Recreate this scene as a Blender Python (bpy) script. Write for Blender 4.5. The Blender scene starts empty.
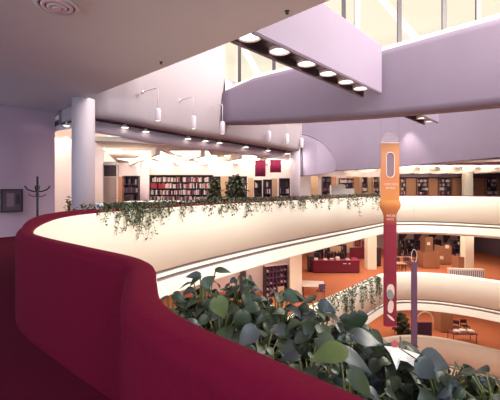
import bpy, bmesh, math, random
from mathutils import Vector, Matrix
from mathutils.geometry import tessellate_polygon
random.seed(7)
S = bpy.context.scene
COL = S.collection
PI = math.pi
# ------------------------------------------------------------------ camera
EYE = 1.6; F = 360.0; CX = 241.0; CY = 188.0
cd = bpy.data.cameras.new('camera'); cam = bpy.data.objects.new('camera', cd); COL.objects.link(cam)
cam.location = (0, 0, EYE); cam.rotation_euler = (PI/2, 0, 0)
cd.sensor_fit = 'HORIZONTAL'; cd.sensor_width = 36; cd.lens = F/500*36
cd.shift_x = (250-CX)/500; cd.shift_y = -(200-CY)/500
cd.clip_start = .05; cd.clip_end = 300
S.camera = cam
# ------------------------------------------------------------------ world and exposure
w = bpy.data.worlds.new('world'); S.world = w; w.use_nodes = True
bg = w.node_tree.nodes['Background']
bg.inputs[0].default_value = (1.0, .91, .70, 1); bg.inputs[1].default_value = .85
S.view_settings.view_transform = 'Standard'; S.view_settings.look = 'None'
S.view_settings.exposure = 0.45; S.view_settings.gamma = 1.0
S.view_settings.use_curve_mapping = False
S.cycles.use_denoising = True
S.cycles.max_bounces = 8; S.cycles.diffuse_bounces = 5; S.cycles.sample_clamp_indirect = 6

def area(name, loc, size, power, color=(1, .86, .7), size_y=None, rot=(0, 0, 0)):
    l = bpy.data.lights.new(name, 'AREA'); l.energy = power; l.color = color; l.size = size
    if size_y: l.shape = 'RECTANGLE'; l.size_y = size_y
    o = bpy.data.objects.new(name, l); COL.objects.link(o); o.location = loc; o.rotation_euler = rot
    return o
WARM = (1, .84, .66); COOL = (.93, .82, 1.0)
area('near_room_light', (-1.5, -2.5, 4.25), 4, 60, (1, .80, .84))
for q in ((-5.5, -2.5, 3.2), (2.0, -3.5, 3.2), (-10.5, 4, 3.2)):     # added unseen fill behind the camera, brightens the near ceiling and walls
    l = bpy.data.lights.new('near_room_fill', 'POINT'); l.energy = 420; l.color = (.76, .92, 1); l.shadow_soft_size = .35
    o = bpy.data.objects.new('near_room_fill', l); COL.objects.link(o); o.location = q
# soft overcast daylight falling through the roof glass over the well
sl = bpy.data.lights.new('daylight', 'SUN'); sl.energy = 7.0; sl.angle = 1.9; sl.color = (1, .95, .95)
so = bpy.data.objects.new('daylight', sl); COL.objects.link(so); so.location = (3, 8, 12)
so.rotation_euler = Vector((-.45, .62, -.85)).to_track_quat('-Z', 'Y').to_euler()
area('side_fill', (9.0, 5.0, 7.8), 4, 1250, (1, .94, .82), 3, Vector((-8.5, 8.5, -8.5)).to_track_quat('-Z', 'Y').to_euler())  # added unseen area fill, lifts the parapet faces across the well
area('alcove_fill', (-5.2, 15.2, 2.35), 2.5, 45, WARM, 1.5, (PI, 0, 0)); area('shelf_top_fill', (-3.2, 21.6, 2.42), 6, 60, WARM, 1.2, (PI, 0, 0)); area('shelf_top_fill', (1.5, 21.0, 2.42), 4, 40, WARM, 1.2, (PI, 0, 0))  # added upward fills without fixtures, brighten the reading-room ceilings
# room light of the reading rooms behind the pillars and on the lower floors
for lx, ly, lz, sx, sy, pw in [(-4.5, 18, 3.08, 4, 4, 120), (0, 19, 3.08, 5, 4, 150), (-8.2, 16.5, 4.0, 1.5, 3, 60), (6, 29, 3.38, 5, 4, 220), (15, 34, 3.38, 10, 5, 350),
                               (0, 20, -1.9, 6, 5, 220), (9, 31, -1.9, 6, 8, 200), (18, 33, -1.9, 8, 8, 200),
                               (12, 34, -7.5, 8, 6, 220), (20, 33, -7.5, 8, 6, 220)]:
    area('reading_room_light', (lx, ly, lz), sx, pw, WARM, sy)

# ------------------------------------------------------------------ materials
def mat(name, col, rough=.6, emit=None, noise=0, scale=8, metal=0, bump=0, alpha=None, sheen=0):
    m = bpy.data.materials.new(name); m.use_nodes = True; nt = m.node_tree; b = nt.nodes['Principled BSDF']
    b.inputs['Base Color'].default_value = (*col, 1); b.inputs['Roughness'].default_value = rough; b.inputs['Metallic'].default_value = metal
    if noise or bump:
        tc = nt.nodes.new('ShaderNodeTexCoord'); n = nt.nodes.new('ShaderNodeTexNoise'); n.inputs['Scale'].default_value = scale
        n.inputs['Detail'].default_value = 4
        nt.links.new(tc.outputs['Object'], n.inputs['Vector'])
        if noise:
            r = nt.nodes.new('ShaderNodeMix'); r.data_type = 'RGBA'
            r.inputs[6].default_value = (*[c*(1-noise) for c in col], 1); r.inputs[7].default_value = (*[min(1, c*(1+noise)) for c in col], 1)
            nt.links.new(n.outputs[0], r.inputs[0]); nt.links.new(r.outputs[2], b.inputs['Base Color'])
        if bump:
            bp = nt.nodes.new('ShaderNodeBump'); bp.inputs['Strength'].default_value = bump; bp.inputs['Distance'].default_value = .01
            nt.links.new(n.outputs[0], bp.inputs['Height']); nt.links.new(bp.outputs[0], b.inputs['Normal'])
    if emit:
        b.inputs['Emission Color'].default_value = (*emit[:3], 1); b.inputs['Emission Strength'].default_value = emit[3]
    if sheen: b.inputs['Sheen Weight'].default_value = sheen
    if alpha is not None: b.inputs['Alpha'].default_value = alpha
    return m
M = dict(
    cream=mat('cream_paint', (.95, .92, .80), .55, noise=.02, scale=1.5),
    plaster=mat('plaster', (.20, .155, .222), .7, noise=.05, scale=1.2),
    plaster_warm=mat('warm_plaster', (.74, .65, .68), .7, noise=.03, scale=1.5),
    ceil=mat('near_ceiling', (.60, .66, .74), .8, noise=.05, scale=.8),
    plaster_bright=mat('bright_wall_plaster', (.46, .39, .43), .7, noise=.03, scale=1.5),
    plaster_left=mat('lavender_wall_paint', (.50, .37, .50), .7, noise=.03, scale=1.5),
    fascia=mat('fascia_paint', (.74, .62, .72), .7),
    whitec=mat('white_ceiling', (.92, .84, .76), .7),
    reveal=mat('grey_reveal', (.42, .33, .33), .7),
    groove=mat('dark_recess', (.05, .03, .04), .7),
    red=mat('red_fabric', (.135, .0035, .021), .9, noise=.12, scale=30, bump=.3),
    redcarpet=mat('red_carpet', (.085, .0035, .016), .95, noise=.15, scale=25, bump=.3),
    orange=mat('orange_carpet', (.52, .165, .075), .95, noise=.10, scale=6),
    wood=mat('orange_oak', (.40, .20, .12), .5, noise=.12, scale=3),
    wood2=mat('light_oak', (.52, .34, .22), .5, noise=.10, scale=3),
    dark=mat('dark_metal', (.045, .03, .045), .5),
    black=mat('black_metal', (.02, .015, .02), .4),
    redlam=mat('red_laminate', (.17, .010, .035), .5),
    maroon=mat('maroon_cloth', (.26, .012, .075), .9),
    white=mat('white_paint', (.88, .84, .80), .5),
    col=mat('column_paint', (.66, .56, .63), .6, noise=.03, scale=2),
    metal=mat('white_metal', (.75, .68, .76), .4),
    lamp=mat('lamp_lens', (1, .95, .8), .5, emit=(1, .93, .76, 3)),
    panel=mat('light_panel', (1, .95, .85), .5, emit=(1, .88, .70, 2.4)),
    ban_o=mat('orange_cloth', (.86, .40, .15), .7, noise=.10, scale=5),
    ban_r=mat('crimson_cloth', (.60, .045, .10), .7),
    ban_p=mat('purple_cloth', (.13, .06, .12), .8),
    ban_w=mat('banner_print', (.75, .60, .54), .7),
    ban_g=mat('grey_print', (.25, .27, .26), .8),
    violet=mat('violet_panel', (.22, .15, .21), .7),
    clear=mat('clear_film', (.8, .7, .8), .2, alpha=.22),
    paper=mat('paper', (.92, .88, .82), .7),
    blue=mat('blue_card', (.10, .16, .45), .6),
    soil=mat('soil', (.05, .03, .025), .95, noise=.3, scale=20),
    ivy=mat('ivy_leaf', (.055, .078, .038), .5, noise=.4, scale=12),
    stem=mat('plant_stem', (.16, .17, .05), .6),
    bark=mat('bark', (.12, .08, .05), .8),
    pot=mat('dark_pot', (.08, .05, .05), .5),
    print_=mat('dark_print', (.10, .07, .10), .6, noise=.5, scale=5),
    seat=mat('violet_upholstery', (.10, .05, .12), .9),
    redprint=mat('red_print', (.50, .08, .10), .7),
)
for k_ in ('red', 'redcarpet'): M[k_].node_tree.nodes['Principled BSDF'].inputs['Specular IOR Level'].default_value = .08
def leafmat(name, c1, c2, rough=.38):
    m = mat(name, c1, rough); nt = m.node_tree; b = nt.nodes['Principled BSDF']
    tc = nt.nodes.new('ShaderNodeTexCoord'); n = nt.nodes.new('ShaderNodeTexNoise'); n.inputs['Scale'].default_value = 9
    r = nt.nodes.new('ShaderNodeValToRGB'); r.color_ramp.elements[0].color = (*c1, 1); r.color_ramp.elements[1].color = (*c2, 1)
    r.color_ramp.elements[0].position = .35; r.color_ramp.elements[1].position = .65
    nt.links.new(tc.outputs['Object'], n.inputs['Vector']); nt.links.new(n.outputs[0], r.inputs[0]); nt.links.new(r.outputs[0], b.inputs['Base Color'])
    return m
M['leaf'] = leafmat('big_leaf', (.020, .030, .015), (.045, .062, .027), .45)
M['leaf_sheen'] = leafmat('sky_sheen_leaf', (.028, .034, .036), (.060, .068, .075), .42)  # sky sheen on the leaves, put into their base colour
M['leaf_yel'] = leafmat('yellow_leaf', (.07, .10, .03), (.12, .14, .045))
# glass: mostly clear, a little reflection
g = bpy.data.materials.new('window_glass'); g.use_nodes = True; nt = g.node_tree
for n in list(nt.nodes):
    if n.type == 'BSDF_PRINCIPLED': nt.nodes.remove(n)
tr = nt.nodes.new('ShaderNodeBsdfTransparent'); gl = nt.nodes.new('ShaderNodeBsdfGlossy'); gl.inputs['Roughness'].default_value = .05
mx = nt.nodes.new('ShaderNodeMixShader'); mx.inputs[0].default_value = .06
nt.links.new(tr.outputs[0], mx.inputs[1]); nt.links.new(gl.outputs[0], mx.inputs[2])
nt.links.new(mx.outputs[0], [n for n in nt.nodes if n.type == 'OUTPUT_MATERIAL'][0].inputs[0])
M['glass'] = g

# ------------------------------------------------------------------ helpers
def at(px, py, Y): return Vector(((px-CX)/F*Y, Y, EYE+(CY-py)/F*Y))
class MB:
    def __init__(s): s.v = []; s.f = []; s.mi = []; s.sm = []; s.mats = []
    def m(s, name):
        if name not in s.mats: s.mats.append(name)
        return s.mats.index(name)
    def add(s, vs, fs, mat='white', smooth=False):
        o = len(s.v); s.v += [tuple(v) for v in vs]; k = s.m(mat)
        for f in fs: s.f.append([o+i for i in f]); s.mi.append(k); s.sm.append(smooth)
        return s
    def box(s, c, d, mat='white', rz=0, base=False):
        x, y, z = [q/2 for q in d]; cz = c[2]+(z if base else 0); ca, sa = math.cos(rz), math.sin(rz); vs = []
        for dz in (-z, z):
            for dx, dy in ((-x, -y), (x, -y), (x, y), (-x, y)):
                vs.append((c[0]+dx*ca-dy*sa, c[1]+dx*sa+dy*ca, cz+dz))
        return s.add(vs, [(0, 3, 2, 1), (4, 5, 6, 7), (0, 1, 5, 4), (1, 2, 6, 5), (2, 3, 7, 6), (3, 0, 4, 7)], mat)
    def bar(s, a, b, wd, mat='white', dp=None):
        a = Vector(a); b = Vector(b); t = (b-a).normalized(); up = Vector((0, 0, 1)) if abs(t.z) < .95 else Vector((1, 0, 0))
        u = t.cross(up).normalized()*wd/2; n = u.cross(t).normalized()*(dp or wd)/2
        vs = [p+q for p in (a, b) for q in (-u-n, u-n, u+n, -u+n)]
        return s.add(vs, [(0, 3, 2, 1), (4, 5, 6, 7), (0, 1, 5, 4), (1, 2, 6, 5), (2, 3, 7, 6), (3, 0, 4, 7)], mat)
    def tube(s, pts, r, mat='white', n=8, caps=True):
        pts = [Vector(p) for p in pts]; rs = r if isinstance(r, (list, tuple)) else [r]*len(pts); vs = []
        pu = None
        for i, p in enumerate(pts):
            t = (pts[min(i+1, len(pts)-1)]-pts[max(i-1, 0)]).normalized()
            u = pu - t*pu.dot(t) if pu is not None else t.cross(Vector((0, 0, 1)) if abs(t.z) < .9 else Vector((1, 0, 0)))
            u.normalize(); pu = u; vv = t.cross(u)
            for k in range(n): a = 2*PI*k/n; vs.append(p+(u*math.cos(a)+vv*math.sin(a))*rs[i])
        fs = [(i*n+k, i*n+(k+1) % n, (i+1)*n+(k+1) % n, (i+1)*n+k) for i in range(len(pts)-1) for k in range(n)]
        s.add(vs, fs, mat, True)
        if caps: s.add(vs[:n], [tuple(range(n))[::-1]], mat); s.add(vs[-n:], [tuple(range(n))], mat)
        return s
    def lathe(s, c, prof, mat='white', n=24, sx=1, sy=1, smooth=True, rz=0):
        vs = []
        for r, z in prof:
            for k in range(n):
                a = 2*PI*k/n; x = r*sx*math.cos(a); y = r*sy*math.sin(a)
                vs.append((c[0]+x*math.cos(rz)-y*math.sin(rz), c[1]+x*math.sin(rz)+y*math.cos(rz), c[2]+z))
        return s.add(vs, [(i*n+k, i*n+(k+1) % n, (i+1)*n+(k+1) % n, (i+1)*n+k) for i in range(len(prof)-1) for k in range(n)], mat, smooth)
    def prism(s, poly, z0, z1, mat='white'):
        n = len(poly); tri = tessellate_polygon([[Vector((x, y, 0)) for x, y in poly]])
        vs = [(x, y, z0) for x, y in poly]+[(x, y, z1) for x, y in poly]
        fs = [tuple(t) for t in tri]+[tuple(n+i for i in t) for t in tri]+[(i, (i+1) % n, n+(i+1) % n, n+i) for i in range(n)]
        return s.add(vs, fs, mat)
    def strip(s, bot, top, th, mat='white', smooth=True):
        # a thick wall whose visible face runs bot[i] -> top[i]; th is the thickness vector
        n = len(bot); th = Vector(th); A = [Vector(p) for p in bot]+[Vector(p) for p in top]; B = [p+th for p in A]
        s.add(A+B, [(i, i+1, n+i+1, n+i) for i in range(n-1)], mat, smooth)
        s.add(A+B, [(2*n+i, 3*n+i, 3*n+i+1, 2*n+i+1) for i in range(n-1)] +
              [(i, 2*n+i, 2*n+i+1, i+1) for i in range(n-1)]+[(n+i, n+i+1, 3*n+i+1, 3*n+i) for i in range(n-1)] +
              [(0, n, 3*n, 2*n), (n-1, 2*n+n-1, 3*n+n-1, 2*n-1)], mat)
        return s
    def build(s, name, parent=None, bevel=0, loc=None, mats=None):
        me = bpy.data.meshes.new(name); ox = Vector(loc) if loc else Vector((0, 0, 0))
        me.from_pydata([tuple(Vector(v)-ox) for v in s.v], [], s.f)
        for k in s.mats: me.materials.append(M[k])
        me.polygons.foreach_set('material_index', s.mi); me.polygons.foreach_set('use_smooth', s.sm)
        bm = bmesh.new(); bm.from_mesh(me); bmesh.ops.remove_doubles(bm, verts=bm.verts, dist=1e-5)
        bmesh.ops.recalc_face_normals(bm, faces=bm.faces); bm.to_mesh(me); bm.free()
        o = bpy.data.objects.new(name, me); COL.objects.link(o); o.location = ox
        if parent is not None: o.parent = parent; o.location = ox
        if bevel:
            b = o.modifiers.new('bevel', 'BEVEL'); b.width = bevel; b.segments = 2; b.limit_method = 'ANGLE'
        return o
def tag(o, label=None, cat=None, group=None, kind=None):
    if label: o['label'] = label
    if cat: o['category'] = cat
    if group: o['group'] = group
    if kind: o['kind'] = kind
    return o
def thing(name, loc, label, cat, group=None, rz=0):
    o = bpy.data.objects.new(name, None); COL.objects.link(o); o.location = loc; o.rotation_euler.z = rz; o.empty_display_size = .1
    return tag(o, label, cat, group)
def struct(name, mb, **k): return tag(mb.build(name, **k), kind='structure')
def copy_tree(o, parent=None):
    c = o.copy(); COL.objects.link(c); c.parent = parent
    for ch in list(o.children): copy_tree(ch, c)
    return c
def smooth_path(pts, n=6):
    out = []; P = [Vector((*p, 0)) for p in pts]
    for i in range(len(P)-1):
        a, b, c, d = P[max(i-1, 0)], P[i], P[i+1], P[min(i+2, len(P)-1)]
        for k in range(n):
            t = k/n; q = .5*((2*b)+(c-a)*t+(2*a-5*b+4*c-d)*t*t+(3*b-a-3*c+d)*t**3); out.append((q.x, q.y))
    out.append((P[-1].x, P[-1].y)); return out

# ------------------------------------------------------------------ parapets (path = inner top edge, well on its right-hand side)
NEARW = [(4.2, -2.95), (3, -1.75), (1.6, -.35), (.9, .35), (.36, .9), (.07, 1.19), (-.235, 1.51), (-.41, 1.80), (-.53, 2.2), (-.63, 2.55), (-.84, 2.83),
         (-1.37, 3.28), (-2.06, 3.88), (-2.48, 4.32), (-2.78, 4.8), (-3.05, 5.4), (-3.29, 6.1), (-3.46, 6.8), (-3.5, 7.5), (-3.35, 8.3), (-2.95, 9.3)]
FAR = [(-2.4, 10.3), (-1.4, 11.9), (.7, 14.7), (2.8, 17.2), (6, 20.8), (8.6, 23.7)]
CURVE = [(9.4, 24.6), (10.4, 25.5), (11.8, 25.9), (13.2, 25.8), (14.6, 25.3), (16.2, 24.2), (18, 22.2), (20, 19), (21, 15)]
def width_at(i, n): return 0
PATH1 = smooth_path(NEARW+FAR+CURVE)
def wfun(p):
    # ledge width: slim beside the camera, wide planter ledge along the far run
    y = p[1]
    if y < 5.2: return .18
    if y < 6.6: return .18+.22*(y-5.2)/1.4
    if y < 8.5: return .40+.40*(y-6.6)/1.9
    return .80
def normals(path):
    out = []
    for i in range(len(path)):
        a = Vector(path[max(i-1, 0)]); b = Vector(path[min(i+1, len(path)-1)]); t = (b-a).normalized(); out.append(Vector((-t.y, t.x)))
    return out
def parapet(path, z, near_red, name, wd_fixed=.5):
    N = normals(path); mb = MB()          # N points to the room side
    inner = [(0, -1.60), (-.02, -1.56), (-.02, -1.09), (.13, -1.08), (.13, -.99), (-.02, -.98), (-.02, -.87), (.11, -.86), (.11, -.80), (-.02, -.79), (-.02, .98), (-.015, 1.02)]
    rows = []
    for i, p in enumerate(path):
        n = N[i]; wd = wfun(p) if near_red else wd_fixed; r = min(.09, wd/2.2)
        prof = inner+[(0, 1.05), (.035, 1.07)]+[(wd-r+r*math.sin(PI/2*k/6), 1.07-r+r*math.cos(PI/2*k/6)) for k in range(7)]+[(wd, 0), (wd, -1.60)]
        rows.append([(p[0]+n.x*o, p[1]+n.y*o, z+zz) for o, zz in prof])
    m = len(rows[0]); ki = len(inner)
    for j in range(m):
        j2 = (j+1) % m
        mt = 'red' if (near_red and ki-1 <= j < m-1) else 'cream'
        if j in (2, 3, 4, 6, 7, 8): mt = 'reveal'
        vs = []
        for i in range(len(path)): vs += [rows[i][j], rows[i][j2]]
        mb.add(vs, [(2*i, 2*i+1, 2*i+3, 2*i+2) for i in range(len(path)-1)], mt, j >= ki-3 and j < m-1)
    for e in (0, -1): mb.add(rows[e], [tuple(range(m))], 'cream')
    return struct(name, mb)
L2, L3, L4 = -5.6, -11.5, -17.0
parapet(PATH1, 0, True, 'trim_1')
parapet(PATH1, L2, False, 'trim_2')
PATH3 = smooth_path([(4.2, -2.95), (.9, .35), (-2.06, 3.88), (-3.5, 7.5), (-2.4, 10.3), (-1.4, 11.9), (2.8, 17.6), (6, 22), (8.8, 26.2), (10.6, 28), (13, 29), (15.5, 28.8), (18, 27.2), (20.5, 24), (22, 15)])
parapet(PATH3, L3, False, 'trim_3')
def slab(path, z, mt, name, th=.2):
    N = normals(path); inn = [(p[0]+N[i].x*.06, p[1]+N[i].y*.06) for i, p in enumerate(path)]
    return struct(name, MB().prism(inn+[(27, 15), (27, 44.5), (-14.5, 44.5), (-14.5, -6.5), (4.5, -6.5)], z-th, z, mt))
slab(PATH1, 0, 'redcarpet', 'floor_upper')
slab(PATH1, L2, 'orange', 'floor_middle')
slab(PATH3, L3, 'orange', 'floor_lower')
struct('floor_ground', MB().box((6, 19, L4-.1), (42, 51, .2), 'orange'))

# ------------------------------------------------------------------ ceilings
EDGE = [(-6.75, 13.0), (-5.26, 11.4), (-.11, 6.57), (1.28, 5.17), (8.5, -2.6), (8.5, -6.5)]
struct('ceiling', MB().prism(EDGE+[(-14.5, -6.5), (-14.5, 13.0)], 4.3, 4.6, 'ceil'))
struct('trim_4', MB().strip([(x, y, 4.58) for x, y in EDGE[:5]], [(x, y, 8.6) for x, y in EDGE[:5]], (-.15, -.15, 0), 'plaster', False))
# upper wall above the recessed light groove (curved in plan)
DW = [(-6.9, 13.3, 3.9), (-6.0, 12.25, 3.86), (-5.1, 11.55, 3.84), (-4.3, 11.2, 3.80), (-3.5, 11.4, 3.70), (-2.7, 11.95, 3.60), (-1.7, 12.75, 3.52), (-.78, 13.6, 3.50), (1.0, 15.5, 3.45), (2.9, 17.7, 3.40)]
DWf = []
for i in range(len(DW)-1):
    for k in range(4): t = k/4; DWf.append(tuple(DW[i][q]*(1-t)+DW[i+1][q]*t for q in range(3)))
DWf.append(DW[-1])
cut = [i for i, p in enumerate(DWf) if p[0] <= -.77][-1]
left = DWf[:cut+1]; right = DWf[cut:]
def dwall(pts, top):  # slightly raked wall with a soft rounded foot
    mb = MB(); prof = [(.42, 0), (.12, .02), (.03, .10), (0, .22), (-.02, .5), (-.10, 1.1), (-.25, 2.2), (-.30, top)]
    n = len(pts); vs = []
    for p in pts:
        for o, dz in prof: vs.append((p[0]-.66*o+.0, p[1]+.75*o, p[2]+dz if dz != top else 8.4 if top > 3 else p[2]+top))
    q = len(prof)
    mb.add(vs, [(i*q+j, i*q+j+1, (i+1)*q+j+1, (i+1)*q+j) for i in range(n-1) for j in range(q-1)], 'plaster_bright' , True)
    back = [(p[0]-.66*.42, p[1]+.75*.42, p[2]) for p in pts]; bt = [(b[0], b[1], 8.4 if top > 3 else p[2]+top) for b, p in zip(back, pts)]
    mb.add(back+bt, [(i, i+1, n+i+1, n+i) for i in range(n-1)], 'plaster')
    return mb
M['plaster_warm'].node_tree.nodes['Principled BSDF'].inputs['Roughness'].default_value = .7
struct('wall_upper', dwall(left, 4.9))
struct('wall_upper_right', dwall(right, 1.6))
# recess with small lamps, then the lower fascia
def off(pts, o, dz): return [(p[0]-.66*o, p[1]+.75*o, p[2]+dz) for p in pts]
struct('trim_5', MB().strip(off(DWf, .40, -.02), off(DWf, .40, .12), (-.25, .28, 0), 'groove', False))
fp = [p for p in DWf if p[0] > -4.9]
struct('trim_6', MB().strip(off(fp, .66, -.40), off(fp, .66, 0.0), (-.08, .09, 0), 'fascia'))
fp2 = [p for p in DWf if p[0] <= -4.7]
struct('trim_7', MB().strip(off(fp2, .66, -.22), off(fp2, .66, 0.0), (-.08, .09, 0), 'fascia'))
# reading-room ceilings behind the fascia: boards carry deep ribs
def ribbed(name, poly, z, ribs, mt='whitec', drop=.28):
    mb = MB().prism(poly, z, z+.15, mt)
    for a, b in ribs: mb.bar((*a, z-drop/2), (*b, z-drop/2), .16, mt, drop)
    return struct(name, mb)
e = off(DWf, .76, 0)
polyL = [(p[0], p[1]) for p in e if p[0] > -4.9]+[(4.6, 24.5), (-8.2, 24.5)]
struct('ceiling_alcove', MB().prism([(p[0], p[1]) for p in e if p[0] <= -4.4]+[(-4.9, 12.4), (-8.4, 24.5), (-14, 24.5), (-14, 14)], 4.05, 4.2, 'whitec'))
ribs = []
for k in range(9):
    x0 = -9+k*2.0; y0 = 22.9; L = 0
    # run toward the fascia on the diagonal
    y1 = max(13.2, 14.6+(x0+2)*.55) if x0 > -6 else 15
    ribs.append(((x0-2.5, y0), (x0+(y0-y1)*.45-2.5, y1+.4)))
ribs = [r for r in ribs if r[1][1] > 1.15*r[1][0]+15.4 and r[1][0] > -.37*r[1][1]+.8 and r[0][0] > -.37*r[0][1]+.8]
ribbed('ceiling_reading_room', polyL, 3.14, ribs)
polyR = [(3.9, 21.2), (6.9, 23.6), (9.4, 26.2), (11.5, 27.2), (14, 27), (17, 25.4), (20, 22), (27, 20), (27, 44.4), (3.6, 44.4)]
ribsR = [((4.8+k*1.7, 30), (3.6+k*1.7+.3, 43.5)) for k in range(13)]
ribbed('ceiling_far_room', polyR, 3.42, ribsR, drop=.4)
for nm, z, path in (('ceiling_middle', -1.78, PATH1), ('ceiling_lower', L2-1.78, PATH3)):
    N = normals(path); inn = [(p[0]+N[i].x*.55, p[1]+N[i].y*.55) for i, p in enumerate(path)]
    mb = MB().prism(inn+[(27, 15), (27, 44.4), (-14.4, 44.4), (-14.4, -6.4), (4.4, -6.4)], z, z+.12, 'whitec')
    for k in range(12):
        mb.bar((6+k*2.0, 42.8, z-.2), (5.5+k*2.0, 30.5, z-.2), .18, 'whitec', .4)
    struct(nm, mb)

# ------------------------------------------------------------------ walls
H1 = 4.3
def wall(name, a, b, z0, z1, mt, th=.2, side=1):
    a = Vector((*a, 0)); b = Vector((*b, 0)); t = (b-a).normalized(); n = Vector((-t.y, t.x, 0))*th*side
    return struct(name, MB().strip([(a.x, a.y, z0), (b.x, b.y, z0)], [(a.x, a.y, z1), (b.x, b.y, z1)], n, mt, False))
wall('wall_left', (-12.4, 5.2), (-6.75, 13.05), 0, 4.3, 'plaster_left')
wall('wall_left_return', (-6.8, 13.1), (-9.3, 16.6), 0, 4.3, 'plaster_warm')
wall('wall_far_left', (-9.3, 16.6), (-7.45, 19.4), 0, 4.3, 'plaster_warm')
wall('wall_outer_left', (-14.4, -6.4), (-14.4, 24), 0, 4.3, 'plaster', .2)
wall('wall_rear', (-14.4, -6.4), (8.5, -6.4), 0, 4.3, 'plaster', .2, -1)
wall('wall_back', (-14.4, 23.2), (4.5, 23.2), 0, 3.3, 'plaster_warm')
wall('wall_back_return', (4.5, 23.2), (4.7, 33.6), 0, 3.5, 'plaster_warm')
wall('wall_back_middle', (4.7, 33.6), (14.0, 33.6), 0, 3.5, 'plaster_warm')
wall('wall_back_middle_return', (14.0, 33.6), (14.0, 41), 0, 3.5, 'plaster_warm')
wall('wall_back_right', (14.0, 41), (27, 41), 0, 3.5, 'plaster')
wall('wall_right', (27, 44), (27, 15), L4, 8.4, 'plaster', .2)
wall('wall_right_near', (27, 15), (8.5, -6.4), L4, 8.4, 'plaster', .2)
for z, nm in ((L2, 'middle'), (L3, 'lower')):
    wall('wall_back_'+nm, (-14, 25.0), (4.2, 25.0), z, z+3.85, 'plaster_warm')
    wall('wall_return_'+nm, (4.2, 25.0), (4.4, 40), z, z+3.85, 'plaster_warm')
    wall('wall_far_'+nm, (4.4, 40), (12.8, 40), z, z+3.85, 'plaster_warm')
    wall('wall_far_right_'+nm, (12.8, 43), (27, 43), z, z+3.85, 'plaster_warm' if z == L2 else 'wood')
    wall('wall_outer_'+nm, (-14.2, -6.4), (-14.2, 25.0), z, z+3.85, 'plaster_warm')
mb = MB()  # slanted shelf-end shadows on the back wall, modelled as dark wedges
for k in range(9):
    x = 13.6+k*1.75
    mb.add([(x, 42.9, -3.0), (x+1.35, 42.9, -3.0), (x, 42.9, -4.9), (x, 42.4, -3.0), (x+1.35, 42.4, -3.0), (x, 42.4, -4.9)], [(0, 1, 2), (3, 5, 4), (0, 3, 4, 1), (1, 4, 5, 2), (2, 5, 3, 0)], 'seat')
struct('trim_14', mb)  # not trim: the dark wedges standing in for shelf-end shadows
struct('trim_15', MB().box((20.5, 37.2, 2.72), (13, .3, .42), 'plaster', base=True))
# roof above the far rooms
struct('roof', MB().box((6, 36, 8.5), (44, 22, .2), 'plaster'))

# ------------------------------------------------------------------ bulkheads over the well
Bp = [(-.74, 13.45, 4.02, 5.22), (.4, 12.85, 3.92, 5.55), (2.0, 12.0, 3.84, 5.70), (3.95, 10.72, 3.74, 5.66), (5.9, 9.2, 3.66, 5.80), (7.3, 8.0, 3.62, 5.86), (9.5, 6.0, 3.6, 5.9), (13, 2.5, 3.6, 5.9)]
def fine(P, n=6):
    out = []
    for i in range(len(P)-1):
        for k in range(n): t = k/n; out.append(tuple(P[i][q]*(1-t)+P[i+1][q]*t for q in range(len(P[0]))))
    out.append(P[-1]); return out
Bf = fine(Bp, 3)
mb = MB(); n = len(Bf); vs = []
prof = [(.50, 0), (.10, 0), (.02, .03), (0, .10), (0, .90), (.03, .97), (.12, 1.0), (.50, 1.0)]
for x, y, zb, zt in Bf:
    for o, f_ in prof: vs.append((x+.55*o, y+.84*o, zb+(zt-zb)*f_))
q = len(prof)
mb.add(vs, [(i*q+j, i*q+(j+1) % q, (i+1)*q+(j+1) % q, (i+1)*q+j) for i in range(n-1) for j in range(q)], 'plaster', True)
mb.add(vs[:q], [tuple(range(q))], 'plaster')
struct('trim_8', mb)
# sill, clerestory glass and frame above it
def bz(px):  # point of the bulkhead's line seen at px
    u = (px-CX)/F
    for a, b in zip(Bf[:-1], Bf[1:]):
        ua, ub = a[0]/a[1], b[0]/b[1]
        if ua <= u <= ub:
            # intersection of the ray x = u y with the segment
            dx, dy = b[0]-a[0], b[1]-a[1]; t = (u*a[1]-a[0])/(dx-u*dy); return (a[0]+dx*t+.2, a[1]+dy*t+.3, a[3]+(b[3]-a[3])*t)
sl = [(x+.14, y+.22, zt) for x, y, zb, zt in Bf]
struct('trim_9', MB().strip([(a, b, c-.05) for a, b, c in sl], [(a, b, c+.16) for a, b, c in sl], (.18, .26, 0), 'white', False))
gl_ = [(x+.22, y+.33, zt+.1) for x, y, zb, zt in Bf]
win = struct('window_1', MB().strip(gl_, [(a, b, 8.3) for a, b, c in gl_], (.01, .015, 0), 'glass', False))
tag(win, 'clerestory glazing above the long lavender bulkhead')
def mull(px, wd, mt):
    p = bz(px); return tag(MB().bar((p[0], p[1], p[2]), (p[0], p[1], 8.3), wd, mt, .12).build('mullion', win))
for px in (234, 269, 305, 340, 397, 443, 478): mull(px, .055, 'dark')
for px in (353,): mull(px, .16, 'white')
for x0, x1 in ((258, 226), (428, 375)):
    a = bz(x0); u = (x1-CX)/F; b = at(x1, 0 if x1 > 300 else 30, a[1]+(.6 if x1 < 300 else .9))
    MB().bar((a[0], a[1]+.35, a[2]-.05), (b.x, b.y+.35, 8.25 if x1 < 300 else b.z+.6), .2, 'white').build('brace', win)
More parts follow.
